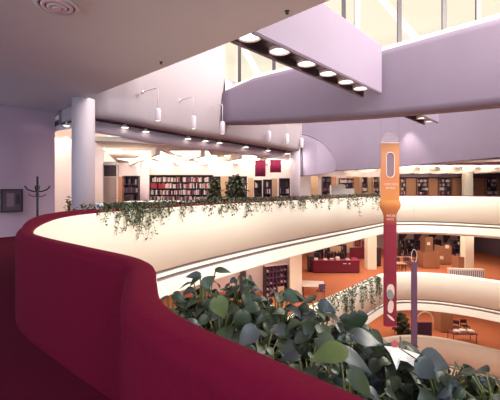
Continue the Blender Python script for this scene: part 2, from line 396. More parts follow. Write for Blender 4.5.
# big beams carrying downlights: underside at ceiling height
def beam(idx, a, L, d=(.684, .729), wdt=.60, top=5.75, lights=(), zb=4.3):
    d = Vector((*d, 0)); nn = Vector((d.y, -d.x, 0)); a = Vector((*a, 0)); mb = MB()
    # section seen along the beam: +n is the camera side
    sec = [(-wdt/2, 0.0), (-.23, 0), (-.23, .22), (.23, .22), (.23, 0), (wdt/2-.03, 0), (wdt/2, .04), (wdt/2, top-zb-.08), (wdt/2-.06, top-zb), (-wdt/2, top-zb)]
    vs = [];
    for s_ in (0, L):
        for o, z in sec: p = a+d*s_+nn*o; vs.append((p.x, p.y, zb+z))
    m = len(sec)
    for j in range(m):
        mb.add([vs[j], vs[(j+1) % m], vs[m+(j+1) % m], vs[m+j]], [(0, 1, 2, 3)], 'groove' if j in (1, 2, 3) else 'plaster')
    for s_ in (0, 1):
        mb.add(vs[s_*m:(s_+1)*m], [tuple(t) for t in tessellate_polygon([[Vector((o, z, 0)) for o, z in sec]])], 'plaster')
    o = struct('trim_%d' % idx, mb)
    return d, a
bd, ba = beam(10, (.02, 6.48), 5.55)
def downlight(p, label, group, r=.205, spot=0):
    t = thing('downlight', p, label, 'ceiling light', group)
    o = MB().lathe((0, 0, 0), [(r*1.12, .10), (r*1.12, 0), (r, -.005), (r, .05)], 'metal', 24).build('rim', t)
    o = MB().lathe((0, 0, .035), [(0, 0), (r*.6, -.01), (r*.98, 0)], 'lamp', 24).build('lens', t)
    if spot:
        l = bpy.data.lights.new('downlight_lamp', 'SPOT'); l.energy = spot; l.spot_size = 1.5; l.spot_blend = .8; l.color = (1, .9, .7); l.shadow_soft_size = .1
        q = bpy.data.objects.new('downlight_lamp', l); COL.objects.link(q); q.parent = t; q.location = (0, 0, -.03)
ordn = ['first', 'second', 'third', 'fourth', 'fifth', 'sixth']
for k, Y in enumerate((6.62, 7.30, 8.03, 8.72, 9.40, 10.02)):
    p = ba+bd*((Y-6.48)/bd.y)
    downlight((p.x, p.y, 4.36), 'round downlight in dark slot of the large beam, %s from its near end' % ordn[k], 'downlights in the large beam', spot=8)
bd2, ba2 = beam(11, (4.35, 11.3), 5.4, top=5.6)
for k, Y in enumerate((12.9, 13.6, 14.3, 15.0)):
    p = ba2+bd2*((Y-11.3)/bd2.y)
    downlight((p.x, p.y, 4.36), 'round downlight in the short slot of the farther beam, %s from near end' % ordn[k], 'downlights in the farther beam', .16, spot=10)
# large curved bulkhead behind, with sloping foot
Cp = [(3.05, 19.1, 2.2), (4.2, 20.6, 2.35), (5.95, 21.7, 2.63), (8.0, 23.4, 2.8), (10.1, 24.7, 2.98), (12.9, 25.3, 3.25), (16.1, 25.1, 3.55), (19, 23.8, 3.8), (23, 20.5, 4.0)]
Cf = fine(Cp, 4); mb = MB(); n = len(Cf); vs = []
for x, y, zb in Cf:
    for o, z in [(.5, zb), (0, zb), (-.02, zb+.06), (-.10, 5.0), (-.25, 7.0), (-.3, 8.4)]: vs.append((x-.35*o if x < 8 else x, y+.93*o, z))
q = 6
mb.add(vs, [(i*q+j, i*q+j+1, (i+1)*q+j+1, (i+1)*q+j) for i in range(n-1) for j in range(q-1)], 'plaster', True)
mb.add([(v[0], v[1], v[2]) for v in vs[0:q]], [tuple(range(q))], 'plaster')
struct('wall_curved', mb)
# quarter-round hood bulging out of the curved wall beside the column
mb = MB(); vs = []; nu, nv = 20, 10
def cwall(u, Yoff=0):      # where the curved wall passes the direction x = u y
    for a, b in zip(Cf[:-1], Cf[1:]):
        if a[0]/a[1] <= u <= b[0]/b[1]:
            dx, dy = b[0]-a[0], b[1]-a[1]; t_ = (u*a[1]-a[0])/(dx-u*dy); return a[0]+dx*t_, a[1]+dy*t_, a[2]+(b[2]-a[2])*t_
    return Cf[0]
u0 = (299.5-CX)/F
for i in range(nu+1):
    a = PI/2*i/nu
    for j in range(nv+1):
        r = j/nv; u = u0+.100*r*math.cos(a); X, Y, zb_ = cwall(max(u, Cf[0][0]/Cf[0][1]+1e-4)); bul = math.sqrt(max(0, 1-r*r))
        z = zb_+.02+(2.25*r*math.sin(a))
        vs.append((X+.10*bul, Y-.10-.42*bul, z))
mb.add(vs, [(i*(nv+1)+j, i*(nv+1)+j+1, (i+1)*(nv+1)+j+1, (i+1)*(nv+1)+j) for i in range(nu) for j in range(nv)], 'plaster', True)
rim = [vs[i*(nv+1)+nv] for i in range(nu+1)]
mb.tube([(x, y-.02, z) for x, y, z in rim], .05, 'plaster', 6)
struct('trim_12', mb)
# end wall closing the glazing on the right
# ------------------------------------------------------------------ columns
def column(px, Y, z0, z1, r, label, sq=False, mt='col'):
    x = (px-CX)/F*Y
    mb = MB()
    if sq: mb.box((x, Y, (z0+z1)/2), (r*2, r*2, z1-z0), mt)
    else: mb.lathe((x, Y, 0), [(0, z0), (r, z0), (r, z1), (0, z1)], mt, 32)
    o = mb.build('column'); tag(o, label, 'column'); return o
column(83.4, 11, 0, 4.3, .33, 'tall round lavender column rising at the left to the near ceiling')
column(144.7, 18, 0, 3.14, .225, 'pale round column in the lit reading room left of long bookcase')
column(295.3, 18, 0, 5.0, .24, 'pale round column standing right of the two red hanging banners')
column(295, 24.4, L2, -1.78, .40, 'square white pillar beside the dark pigeonhole cabinet on middle floor', True, 'cream')
column(370.5, 32.2, L2, -1.78, .40, 'square white pillar at right end of the red service desk', True, 'cream')
column(467, 31, L2, -1.78, .36, 'square white pillar at far right on the middle floor', True, 'cream')
column(467.5, 36, 0, 3.42, .35, 'square white post at far right above the upper bookshelves', True, 'cream')

# glass roof over the well
rf = struct('window_2', MB().prism([(-6.6, 13.6), (1.4, 5.3), (8.4, -2.4), (27, 15), (27, 25), (-6.6, 25)], 8.42, 8.45, 'glass'))
mb = MB()
# ------------------------------------------------------------------ ceiling lights of the reading rooms
def ceiling_light(x, y, z, label, group, w_=1.2, d_=1.2, rz=PI/4):
    t = thing('ceiling_light', (x, y, z), label, 'ceiling light', group, rz)
    MB().box((0, 0, -.02), (w_+.1, d_+.1, .04), 'white').build('frame', t)
    MB().box((0, 0, -.045), (w_, d_, .02), 'panel').build('diffuser', t)
for i in range(7):
    for j in range(6):
        x = -8.0+i*1.9+j*.2; y = 13.4+j*1.85
        if y < 13.1+max(0, (x+2.9))*1.15: continue
        if x > 3.6 or x < -.37*y+.85: continue
        ceiling_light(x, y, 3.13, 'flat luminous ceiling panel over the upper left reading room', 'luminous panels over the upper left reading room', 1.5, 1.5, 0)
for i in range(7):
    for j in range(3):
        x = 8.5+i*2.2; y = 28.9+j*3.0
        if x > 19.5 and j == 0: pass
        ceiling_light(x, y, 3.40, 'luminous panel set between ribs above the far right bookshelves', 'luminous panels above the far right bookshelves', 1.7, 2.3, .0)
for i in range(6):
    for j in range(2):
        ceiling_light(11.4+i*2.1, 30.2+j*3.2, -1.80, 'luminous panel between ceiling ribs over the middle floor study carrels', 'luminous panels over the middle floor', 1.2, 1.8, 0)

# ------------------------------------------------------------------ wall things at the left
wl = Vector((-6.75+12.4, 13.05-5.2, 0)).normalized()        # along the left wall
wrz = math.atan2(wl.y, wl.x)
p = at(12, 200.5, 11.83)
t = thing('picture', (p.x+.03, p.y-.05, p.z-.38), 'dark framed picture hanging low on the lavender left wall', 'picture', None, wrz)
mb = MB()
for c, d in (((0, 0, .03), (.66, .05, .06)), ((0, 0, .73), (.66, .05, .06)), ((-.30, 0, .38), (.06, .05, .76)), ((.30, 0, .38), (.06, .05, .76))): mb.box(c, d, 'dark')
mb.build('frame', t)
MB().box((0, .005, .38), (.60, .03, .66), 'print_').build('print', t)
pr = MB().box((-.05, -.015, .40), (.22, .012, .44), 'violet').box((.17, -.015, .42), (.10, .012, .3), 'dark').build('print_figure', t)
# coat stand
p = at(37.5, 188, 10.6)
t = thing('coat_stand', (p.x, p.y, 0), 'slim dark coat stand with curved hooks before the left wall', 'coat stand')
MB().tube([(0, 0, .04), (0, 0, 1.86)], .03, 'black', 10).build('pole', t)
MB().lathe((0, 0, 0), [(0, 0), (.24, 0), (.24, .03), (.05, .06), (0, .07)], 'dark').build('base', t)
MB().lathe((0, 0, 1.86), [(0, 0), (.03, .01), (.035, .05), (.015, .09), (0, .1)], 'dark', 12).build('finial', t)
for k in range(4):
    a = k*PI/2+.35; c, s_ = math.cos(a), math.sin(a)
    MB().tube([(0, 0, 1.50), (c*.12, s_*.12, 1.50), (c*.26, s_*.26, 1.56), (c*.33, s_*.33, 1.66)], .022, 'black', 6).build('hook', t)
    MB().tube([(0, 0, 1.36), (c*.10, s_*.10, 1.35), (c*.19, s_*.19, 1.38), (c*.22, s_*.22, 1.43)], .014, 'dark', 6).build('lower_hook', t)
# small wall light in the lit alcove
p = at(67.5, 140, 17.6)
t = thing('wall_light', (p.x, p.y-.1, p.z-.1), 'small white box light high on the lit alcove wall', 'wall light')
MB().box((0, .05, .25), (.2, .1, .55), 'white').build('housing', t); MB().box((0, -.01, .25), (.15, .03, .45), 'lamp').build('lens', t)

def leaf_quads(mb, c, s_, mt, rnd=random, droop=.3):
    a = rnd.uniform(0, 2*PI); el = rnd.uniform(-.9, .6)
    t = Vector((math.cos(a)*math.cos(el), math.sin(a)*math.cos(el), math.sin(el))); u = t.cross(Vector((0, 0, 1))).normalized(); n = u.cross(t)
    c = Vector(c); b = c+t*s_*.5+u*s_*.38+n*s_*.1; d = c+t*s_*.5-u*s_*.38+n*s_*.1; e_ = c+t*s_-Vector((0, 0, droop*s_))
    mb.add([c, b, e_, d], [(0, 1, 2), (0, 2, 3)], mt)
def potted(name, x, y, z, h, r, nl, s_, label, cat, mt='ivy', slim=1.0, trunk=.35):
    t = thing(name, (x, y, z), label, cat); pr_ = r*.55
    MB().lathe((0, 0, 0), [(0, 0), (pr_*.75, 0), (pr_, h*.2), (pr_*1.06, h*.21), (pr_*.9, h*.21), (pr_*.88, h*.18), (0, h*.18)], 'pot').build('pot', t)
    mb = MB()
    for k in range(4):
        a = k*1.7; mb.tube([(0, 0, h*.18), (math.cos(a)*r*.2, math.sin(a)*r*.2, h*.5), (math.cos(a)*r*.5, math.sin(a)*r*.5, h*.85)], [.03, .022, .01], 'bark', 6)
    mb.build('trunk', t); mb = MB()
    for k in range(nl):
        a = random.uniform(0, 2*PI); q = random.random()**.5; zz = random.uniform(trunk, 1); prf = math.sin(min(1, (zz-trunk)/(1-trunk)*.85+.15)*PI)**.6
        leaf_quads(mb, (math.cos(a)*r*q*prf*slim, math.sin(a)*r*q*prf*slim, h*zz), s_*random.uniform(.7, 1.3), mt)
    mb.build('foliage', t); return t
p = at(69, 188, 15.5); potted('potted_plant', p.x, p.y, 0, 1.25, .13, 90, .10, 'small dark potted plant at the foot of the lit alcove wall', 'plant')
# blue and white card box on the ledge by the column
p = at(99.5, 188, 8.95)
t = thing('card_box', (p.x, p.y, 1.07), 'small blue and white card box on the red parapet ledge beside the left column', 'box', None, .3)
MB().box((0, 0, 0), (.17, .10, .15), 'paper', base=True).build('box_body', t); MB().box((-.03, -.055, .05), (.06, .012, .08), 'blue', base=True).box((.05, -.055, .03), (.035, .012, .07), 'blue', base=True).build('blue_print', t)

# door in the recess
def quad_wall(): pass
dx0, dx1 = at(102.5, 0, 20).x, at(117, 0, 20).x
t = thing('door', ((dx0+dx1)/2, 20.1, 0), 'plain grey door with dark panel over it in the left reading room wall', 'door')
t['kind'] = 'structure'; t.name = 'door_1'; del t['category']
wd = dx1-dx0
MB().box((0, 0, 0), (wd-.1, .06, 2.2), 'reveal', base=True).build('door_leaf', t)
MB().box((0, 0, 2.25), (wd-.1, .05, .62), 'dark', base=True).build('transom_panel', t)
MB().box((-wd/2, -.02, 0), (.08, .16, 2.95), 'plaster_warm', base=True).box((wd/2, -.02, 0), (.08, .16, 2.95), 'plaster_warm', base=True).box((0, -.02, 2.88), (wd, .16, .08), 'plaster_warm', base=True).build('door_frame', t)
MB().tube([(wd/2-.18, -.06, 1.02), (wd/2-.18, -.09, 1.02), (wd/2-.28, -.09, 1.02)], .012, 'black', 6).build('handle', t)
struct('wall_door_side', MB().box((-8.9, 20.15, 0), (2.4, .15, 4.2), 'plaster_warm', base=True))
struct('wall_door_fin', MB().box((dx1+.55, 20.15, 0), (.95, .15, 3.02), 'plaster_warm', base=True).box((dx1+1.0, 21.5, 0), (.12, 2.8, 3.02), 'plaster_warm', base=True))

# ------------------------------------------------------------------ bookcases
BK = {}
for nm, c in dict(pale=(.62, .52, .52), dark=(.035, .018, .035), red=(.36, .03, .05), plum=(.14, .06, .12), grey=(.30, .24, .30)).items():
    M['bk_'+nm] = mat(nm+'_book_cover', c, .6)
stuff = MB()
def shelf_books(mb, M4, W, z, D, pal, hmax=.28, step=.06, gap=.12, rnd=random):
    x = -W/2
    while x < W/2-step:
        if rnd.random() < gap: x += rnd.uniform(.05, .3); continue
        wdt = step*rnd.uniform(.6, 1.3); h = hmax*rnd.uniform(.72, 1); c = 'bk_'+rnd.choice(pal)
        vs = []
        for dz in (0, h):
            for a, b in ((x, -D/2+.05), (x+wdt*.9, -D/2+.05), (x+wdt*.9, D/2-.08), (x, D/2-.08)): vs.append(M4 @ Vector((a, b, z+dz)))
        mb.add(vs, [(4, 5, 6, 7), (0, 1, 5, 4), (1, 2, 6, 5), (3, 0, 4, 7)], c); x += wdt
PAL = ['pale', 'pale', 'dark', 'dark', 'plum', 'grey', 'red']
def bookcase(x, y, z, W, H, rows, label, group=None, rz=0, D=.4, end='wood', books=True, pal=PAL, step=.07, name='bookcase', gap=.12):
    t = thing(name, (x, y, z), label, 'bookcase', group, rz)
    for s_ in (-1, 1): MB().box((s_*(W/2+.02), 0, 0), (.04, D, H), end, base=True).build('side_panel', t)
    MB().box((0, D/2-.02, 0), (W, .03, H), 'dark', base=True).build('back_panel', t)
    MB().box((0, 0, H), (W+.08, D, .04), end, base=True).build('top_panel', t)
    pitch = (H-.1)/rows; M4 = Matrix.Translation((x, y, z)) @ Matrix.Rotation(rz, 4, 'Z')
    for k in range(rows):
        MB().box((0, 0, .08+k*pitch), (W, D-.04, .025), 'dark', base=True).build('shelf', t)
        if books: shelf_books(stuff, M4, W, .105+k*pitch, D, pal, pitch*.78, step, gap)
    return t, pitch
# the long bookcase with separate books on its four rows in view
x0, x1 = at(150.5, 0, 21).x, at(212.5, 0, 21).x; W = x1-x0; H = 2.32
bc, pitch = bookcase((x0+x1)/2, 21, 0, W, H, 6, 'long wide dark bookcase full of books at back of reading room', end='dark', books=False)
proto = {}
for nm, lab in (('pale', 'pale-spined'), ('dark', 'near-black'), ('red', 'red-spined'), ('plum', 'plum-coloured'), ('grey', 'grey')):
    mb = MB(); mb.box((0, 0, 0), (.042, .26, pitch*.72), 'bk_'+nm, base=True).box((0, .01, .004), (.034, .25, pitch*.72), 'paper', base=True)
    proto[nm] = mb.build('book'); proto[nm]['used'] = 0
rows_ = ['third', 'second from bottom', 'upper middle', 'top']
wts = {'pale': 9, 'dark': 5, 'plum': 4, 'grey': 3, 'red': 2}
names_ = list(wts); count = 0
for r_, rown in zip((5, 4, 3, 2), ('top', 'second', 'third', 'fourth')):
    x = x0+.05
    while x < x1-.06 and count < 300:
        if random.random() < .05: x += random.uniform(.05, .16); continue
        nm = random.choices(names_, [wts[q] for q in names_])[0]
        if r_ == 4 and x < x0+.9: nm = 'red'
        lab = {'pale': 'pale-spined', 'dark': 'near-black', 'red': 'red-spined', 'plum': 'plum-coloured', 'grey': 'grey'}[nm]
        o = proto[nm]
        if o['used']: o = o.copy(); COL.objects.link(o)
        o['used'] = 1; sc_ = random.uniform(.8, 1.08); o.scale = (random.uniform(.8, 1.3), 1, sc_)
        o.location = (x+.025, 20.95, .105+r_*pitch+.0)
        tag(o, '%s book standing on the %s shelf of the long dark bookcase' % (lab, rown), 'book', '%s books on the %s shelf of the long bookcase' % (lab, rown))
        x += .052*o.scale[0]/1.02; count += 1
for r_ in (0, 1):
    shelf_books(stuff, Matrix.Translation(((x0+x1)/2, 21, 0)), W, .105+r_*pitch, .4, PAL, .28, .06)
def bc_px(px0, px1, Y, z, H, rows, label, group=None, end='wood', **k):
    a, b = at(px0, 0, Y).x, at(px1, 0, Y).x
    return bookcase((a+b)/2, Y, z, b-a-.08, H, rows, label, group, end=end, **k)
def wood_end(px0, px1, Y, z, H, label, mt='wood', name='shelf_end_panel', D=.42, group=None):
    a, b = at(px0, 0, Y).x, at(px1, 0, Y).x
    t = thing(name, ((a+b)/2, Y+D/2, z), label, 'end panel', group)
    MB().box((0, 0, .08), (b-a, D, H-.08), mt, base=True).build('panel', t, .01)
    MB().box((0, 0, 0), (b-a-.04, D-.06, .08), 'dark', base=True).build('plinth', t)
    return t
bc_px(123.5, 139.5, 19, 0, 2.2, 5, 'short dark bookcase between orange panel and round pale column', end='dark', pal=['dark', 'dark', 'dark', 'plum', 'grey'])
wood_end(118, 123.3, 18.8, 0, 2.2, 'orange oak end panel left of the short dark bookcase')
wood_end(221, 228, 21, 0, 2.3, 'light oak panel standing between the two potted trees', 'wood2')
wood_end(248, 253.5, 21, 0, 2.2, 'light oak panel right of the bushier potted tree', 'wood2')
bc_px(213, 220.6, 21.4, 0, 2.25, 6, 'narrow dark bookcase half hidden by the slimmer potted tree', end='dark')
bc_px(228.5, 247, 21.4, 0, 2.25, 6, 'dark bookcase hidden behind the bushier potted tree', end='dark')
bc_px(254, 262, 20, 0, 2.0, 5, 'narrow dark bookcase under the left red banner', end='dark', pal=['dark', 'dark', 'pale'])
bc_px(263, 271.5, 20.6, 0, 2.05, 5, 'dark bookcase under the gap between the red banners', end='dark', pal=['dark', 'dark', 'plum', 'pale'])
wood_end(272, 277.5, 20.4, 0, 2.15, 'light oak panel under the right red banner', 'wood2')
bc_px(279, 289.5, 20, 0, 2.1, 5, 'dark bookcase just left of the pale column by red banners', end='dark', pal=['dark', 'dark', 'pale', 'grey'])
# long low red counter
a, b = at(247, 0, 18.6).x, at(290, 0, 18.6).x
t = thing('counter', ((a+b)/2, 18.9, 0), 'long low red counter behind the ivy under the red banners', 'counter')
MB().box((0, 0, 0), (b-a, .5, 1.08), 'redlam', base=True).build('front_panel', t); MB().box((0, 0, 1.08), (b-a+.08, .6, .04), 'redlam', base=True).build('counter_top', t)
# reading tables
def table(x, y, z, w_, d_, h, label, group=None, mt='white', lm='dark', rz=0):
    t = thing('table', (x, y, z), label, 'table', group, rz)
    MB().box((0, 0, h-.05), (w_, d_, .05), mt, base=True).build('tabletop', t, .008)
    for sx in (-1, 1):
        for sy in (-1, 1): MB().tube([(sx*(w_/2-.08), sy*(d_/2-.08), 0), (sx*(w_/2-.08), sy*(d_/2-.08), h-.05)], .028, lm, 8).build('leg', t)
    return t
table(-4.3, 16.2, 0, 1.7, .9, 1.0, 'white high table behind the ivy left of the round pale column')
table(-3.3, 17.3, 0, 2.2, .9, .98, 'white high table behind the ivy in front of the long bookcase')
# potted trees
p = at(214.5, 188, 18.6); potted('potted_tree', p.x, p.y, 0, 2.15, .36, 420, .17, 'slim dark green potted tree before right end of long bookcase', 'tree')
p = at(236, 188, 17.2); potted('potted_tree', p.x, p.y, 0, 2.2, .60, 700, .18, 'bushier potted tree left of the red hanging banners', 'tree', slim=.9)
# red square banners
for x0_, x1_, y0_, y1_, Y, lab in ((255, 265.6, 160.5, 176.5, 18, 'larger red square banner hanging left of the other one'), (270, 281.2, 160, 172.5, 18.6, 'darker and shorter red banner hanging nearest the pale column')):
    a = at(x0_, y0_, Y); b = at(x1_, y1_, Y)
    t = thing('hanging_banner', ((a.x+b.x)/2, Y, b.z), lab, 'banner', 'red square banners')
    mb = MB(); n_ = 10; W_ = b.x-a.x; H_ = a.z-b.z
    f_ = [(-W_/2+W_*i/n_, .015*math.sin(i*1.3), 0) for i in range(n_+1)]
    mb.strip(f_, [(x_, y_, H_) for x_, y_, _ in f_], (0, .012, 0), 'maroon'); mb.build('cloth', t)
    MB().tube([(-W_/2-.02, 0, H_), (W_/2+.02, 0, H_)], .014, 'dark', 8).build('rod', t)
    for s_ in (-1, 1): MB().tube([(s_*W_*.4, 0, H_), (s_*W_*.4, 0, 3.02-b.z)], .006, 'dark', 5).build('cord', t)

# far right of the upper floor
for px0, px1, Y, lab, mt in ((305, 311, 29, 'left', 0), ):
    pass
bc_px(300.5, 308, 29.5, 0, 2.45, 6, 'dark bookcase immediately right of the pale column by the banners', pal=['dark', 'plum'], end='wood')
wood_end(309.5, 318, 29.6, 0, 2.55, 'broad light oak panel right of the pale column', 'wood2')
bc_px(322, 330.5, 31, 0, 2.55, 6, 'dark bookcase with rounded top left of the white cabinet', pal=['dark', 'dark', 'plum'], end='dark')
wood_end(331, 336.5, 31, 0, 2.6, 'narrow orange oak panel above the white cabinet')
a, b = at(331.5, 0, 27).x, at(353, 0, 27).x
t = thing('cabinet', ((a+b)/2, 27, 0), 'low white cabinet behind the ivy before the upper bookshelves', 'cabinet')
MB().box((-.35, 0, .06), (1.05, .5, 1.75), 'white', base=True).build('body', t, .01); MB().box((.5, .05, .06), (.7, .45, 1.5), 'white', base=True).build('lower_body', t, .01)
MB().box((0, 0, 0), (b-a-.2, .42, .06), 'dark', base=True).build('plinth', t)
bc_px(338, 353, 32, 0, 2.45, 6, 'bookcase with pale books above the white cabinet', end='wood2', pal=['pale', 'pale', 'dark', 'grey'], step=.12)
wood_end(354, 360, 31.6, 0, 2.55, 'orange oak panel between two bookcases left of the tall banner')
bc_px(361, 367.5, 32.2, 0, 2.55, 6, 'narrow bookcase just right of an oak panel near the tall banner', end='wood2')
wood_end(368, 372, 32.2, 0, 2.55, 'pale oak panel second nearest the tall banner', 'wood2')
bc_px(372.5, 379, 32.2, 0, 2.55, 6, 'narrow bookcase immediately left of the tall banner', end='wood2')
t = thing('wall_sign', at(352.5, 177.5, 33.4)[:], 'small orange sign strip high on the pale back wall', 'sign'); MB().box((0, 0, 0), (1.1, .05, .22), 'wood2').build('sign_board', t)
for k, (a_, b_) in enumerate(((400, 405.5), (416.3, 427.8), (438.2, 451.5), (461.3, 474), (485, 498))):
    bc_px(a_, b_, 37.5, 0, 2.62, 6, ['bookcase seen just right of the tall orange banner', 'bookcase between the first and second oak panels right of the banner', 'bookcase between the second and third oak panels right of the banner', 'bookcase right of the third oak panel, under the white post', 'bookcase farthest to the right on the upper floor'][k], end='wood', pal=['pale', 'pale', 'dark', 'grey', 'plum'], step=.16)
for k, (a_, b_) in enumerate(((406, 416), (428.3, 437.8), (452, 461), (474.5, 484.5))):
    wood_end(a_, b_, 37.3, 0, 2.65, ['first', 'second', 'third', 'fourth'][k]+' broad orange oak panel right of the tall banner', group='oak panels right of the tall banner')

# ------------------------------------------------------------------ gooseneck spotlights on the upper wall
def pend(px, py_top, py_bot, apx, apy, Y, label):
    c = at(px, py_bot, Y); top = at(px, py_top, Y); a = at(apx, apy, Y+.30)
    t = thing('cylinder_spotlight', c[:], label, 'spotlight', 'cylinder spotlights on curved arms'); H_ = top.z-c.z
    MB().lathe((0, 0, 0), [(0, .03), (.075, .02), (.085, 0), (.09, .02), (.09, H_-.05), (.06, H_), (0, H_)], 'metal', 20).build('lamp_housing', t)
    MB().lathe((0, 0, .012), [(0, 0), (.07, 0)], 'lamp', 16).build('lens', t)
    az = a.z-c.z; dx = a.x-c.x; dy = a.y-c.y; d_ = Vector((dx, dy, 0))
    MB().tube([(0, 0, H_), (0, 0, az-.02), (dx*.06, dy*.06, az+.03), (dx*.2, dy*.2, az+.05), (dx*.9, dy*.9, az+.02), (dx*1.25, dy*1.25, az-.02)], .014, 'metal', 6).build('arm', t)
    MB().lathe((dx*1.15, dy*1.15, az-.05), [(0, 0), (.05, 0), (.05, .1), (0, .1)], 'metal', 12).build('wall_bracket', t)
pend(158, 108.5, 121, 144.5, 92, 11.0, 'white cylinder spotlight on curved arm, nearest the left column')
pend(193.5, 116, 129, 181, 100.5, 12.0, 'white cylinder spotlight on curved arm, second from the left column')
pend(222.5, 121.5, 134, 212, 107, 12.9, 'white cylinder spotlight hanging near the end of the bright wall')
pend(269, 131, 141, 262, 121, 15.4, 'cylinder spotlight under the bulkhead, first of three before the pale column')
pend(287, 134, 143.5, 280, 124, 16.4, 'cylinder spotlight under the bulkhead just left of the pale column')
pend(301.5, 138, 147.5, 295.5, 127, 17.6, 'cylinder spotlight just right of the pale column before the round hood')
sp = bpy.data.lights.new('hood_spot', 'SPOT'); sp.energy = 800; sp.spot_size = 1.3; sp.spot_blend = .9; sp.color = (1, .9, .75); sp.shadow_soft_size = .08
so2 = bpy.data.objects.new('hood_spot', sp); COL.objects.link(so2); so2.location = at(304, 151, 17.5); so2.rotation_euler = (at(321, 165, 19.3)-so2.location).to_track_quat('-Z', 'Y').to_euler()
sp = bpy.data.lights.new('wall_scallop', 'SPOT'); sp.energy = 500; sp.spot_size = 1.0; sp.spot_blend = .9; sp.color = (1, .92, .75); sp.shadow_soft_size = .08
so3 = bpy.data.objects.new('wall_scallop', sp); COL.objects.link(so3); so3.location = (11.6, 23.6, 6.3); so3.rotation_euler = Vector((.15, .62, -1)).to_track_quat('-Z', 'Y').to_euler()
# small recess lamps
for k, (px, py) in enumerate(((67, 118), (125, 127.2), (146, 130.2), (188, 137), (205.5, 139.3), (219.5, 141), (246, 145), (268, 148), (287, 150.5))):
    # find where the recess passes this column of the view
    u = (px-CX)/F; Q = None
    P_ = off(DWf, .50, -.02)
    for a, b in zip(P_[:-1], P_[1:]):
        ua, ub = a[0]/a[1], b[0]/b[1]
        if ua <= u <= ub:
            tt = (u-ua)/(ub-ua); Q = [a[q]+(b[q]-a[q])*tt for q in range(3)]
    if Q is None: continue
    t = thing('recess_lamp', (Q[0], Q[1], Q[2]-.10), ['small warm lamp in the dark recess left of the tall column', 'small warm lamp in the recess, nearest right of the tall column'][k] if k < 2 else 'small warm recess lamp, %s in the row right of the tall column' % ['', '', 'second', 'third', 'fourth', 'fifth', 'sixth', 'seventh', 'last'][k], 'lamp', 'small lamps along the dark recess')
    MB().lathe((0, 0, 0), [(.05, .12), (.06, .04), (.13, .0)], 'metal', 14).build('shade', t); MB().lathe((0, 0, .0), [(0, -.02), (.07, -.012), (.11, 0)], 'lamp', 14).build('bulb', t)
# ceiling vent and sprinklers
p = at(57, 5, 5.3)
t = thing('ceiling_vent', (p.x, 5.3, 4.3), 'round stepped air vent in the grey ceiling at top left', 'vent')
for k, r in enumerate((.30, .22, .14, .07)):
    MB().lathe((0, 0, -.005-k*.012), [(r, 0), (r, -.02), (r-.05, -.035), (r-.055, -.01)], 'ceil' if k % 2 == 0 else 'fascia', 28).build('ring', t)
MB().lathe((0, 0, -.004), [(0, 0), (.30, 0)], 'groove', 28).build('throat', t)
for px, py, lab in ((161, 62, 'tiny sprinkler head in the ceiling towards the curved wall'), (287, 11, 'tiny sprinkler head in the ceiling by the large beam')):
    Y = 972/(188-py); p = at(px, py, Y); t = thing('sprinkler', (p.x, Y, 4.3), lab, 'sprinkler')
    MB().lathe((0, 0, 0), [(0, -.05), (.03, -.045), (.01, -.02), (.04, -.005), (.04, 0)], 'dark', 12).build('head', t)

# ------------------------------------------------------------------ middle floor
def cabinet_pigeon(x, y, z, W, H, rz, label):
    t = thing('pigeonhole_cabinet', (x, y, z), label, 'cabinet', None, rz)
    MB().box((0, .2, 0), (W, .03, H), 'dark', base=True).build('back_panel', t)
    for s_ in (-1, 1): MB().box((s_*W/2, 0, 0), (.05, .45, H), 'dark', base=True).build('side_panel', t)
    MB().box((0, 0, H), (W+.08, .5, .06), 'fascia', base=True).build('top_panel', t)
    mb = MB()
    for k in range(1, 6): mb.box((-W/2+W*k/6, -.02, .05), (.04, .40, H-.06), 'bk_plum', base=True)
    for k in range(6): mb.box((0, -.02, .05+k*(H-.08)/5), (W, .40, .03), 'bk_plum', base=True)
    mb.build('divider_grid', t); mb = MB()
    for i in range(6):
        for k in range(5):
            if random.random() < .6: MB().box((-W/2+W*(i+.5)/6, -.02, .09+k*(H-.08)/5), (W/6*.5, .3, .05+.1*random.random()), 'bk_'+random.choice(['pale', 'grey', 'plum']), base=True).build('filed_papers', t)
p = at(276, 188, 23.6); cabinet_pigeon(p.x, 24.1, L2, 1.6, 2.05, .42, 'dark pigeonhole cabinet with angled side on the middle floor')
def chair(x, y, z, rz, label, mt='wood', st='seat', sc=1, group=None):
    t = thing('chair', (x, y, z), label, 'chair', group, rz)
    MB().box((0, 0, .42), (.46*sc, .45*sc, .06), st, base=True).build('seat', t, .02)
    MB().box((0, .22*sc, .62), (.46*sc, .04, .34), st, base=True).build('backrest', t, .015)
    for sx in (-1, 1):
        for sy in (-1, 1): MB().bar((sx*.2*sc, sy*.2*sc, 0), (sx*.2*sc, sy*.2*sc, .42 if sy < 0 else .95), .035, mt).build('leg', t)
    return t
p = at(283, 188, 22.6); chair(p.x, 22.6, L2, .5, 'oak chair in front of the dark pigeonhole cabinet', 'wood2', 'wood2')
wood_end(240, 246, 24.2, L2, 1.5, 'low dark box cabinet left of the pigeonhole cabinet', 'dark', 'low_cabinet', .5)
p = at(313.5, 188, 24.2); table(p.x, 24.3, L2, 1.5, 1.45, .76, 'white-topped reading table with dark legs on the middle floor', None, 'paper', 'dark', -.12)
chair(p.x+.35, 23.6, L2, PI+.2, 'dark violet chair at the near side of the white-topped table')
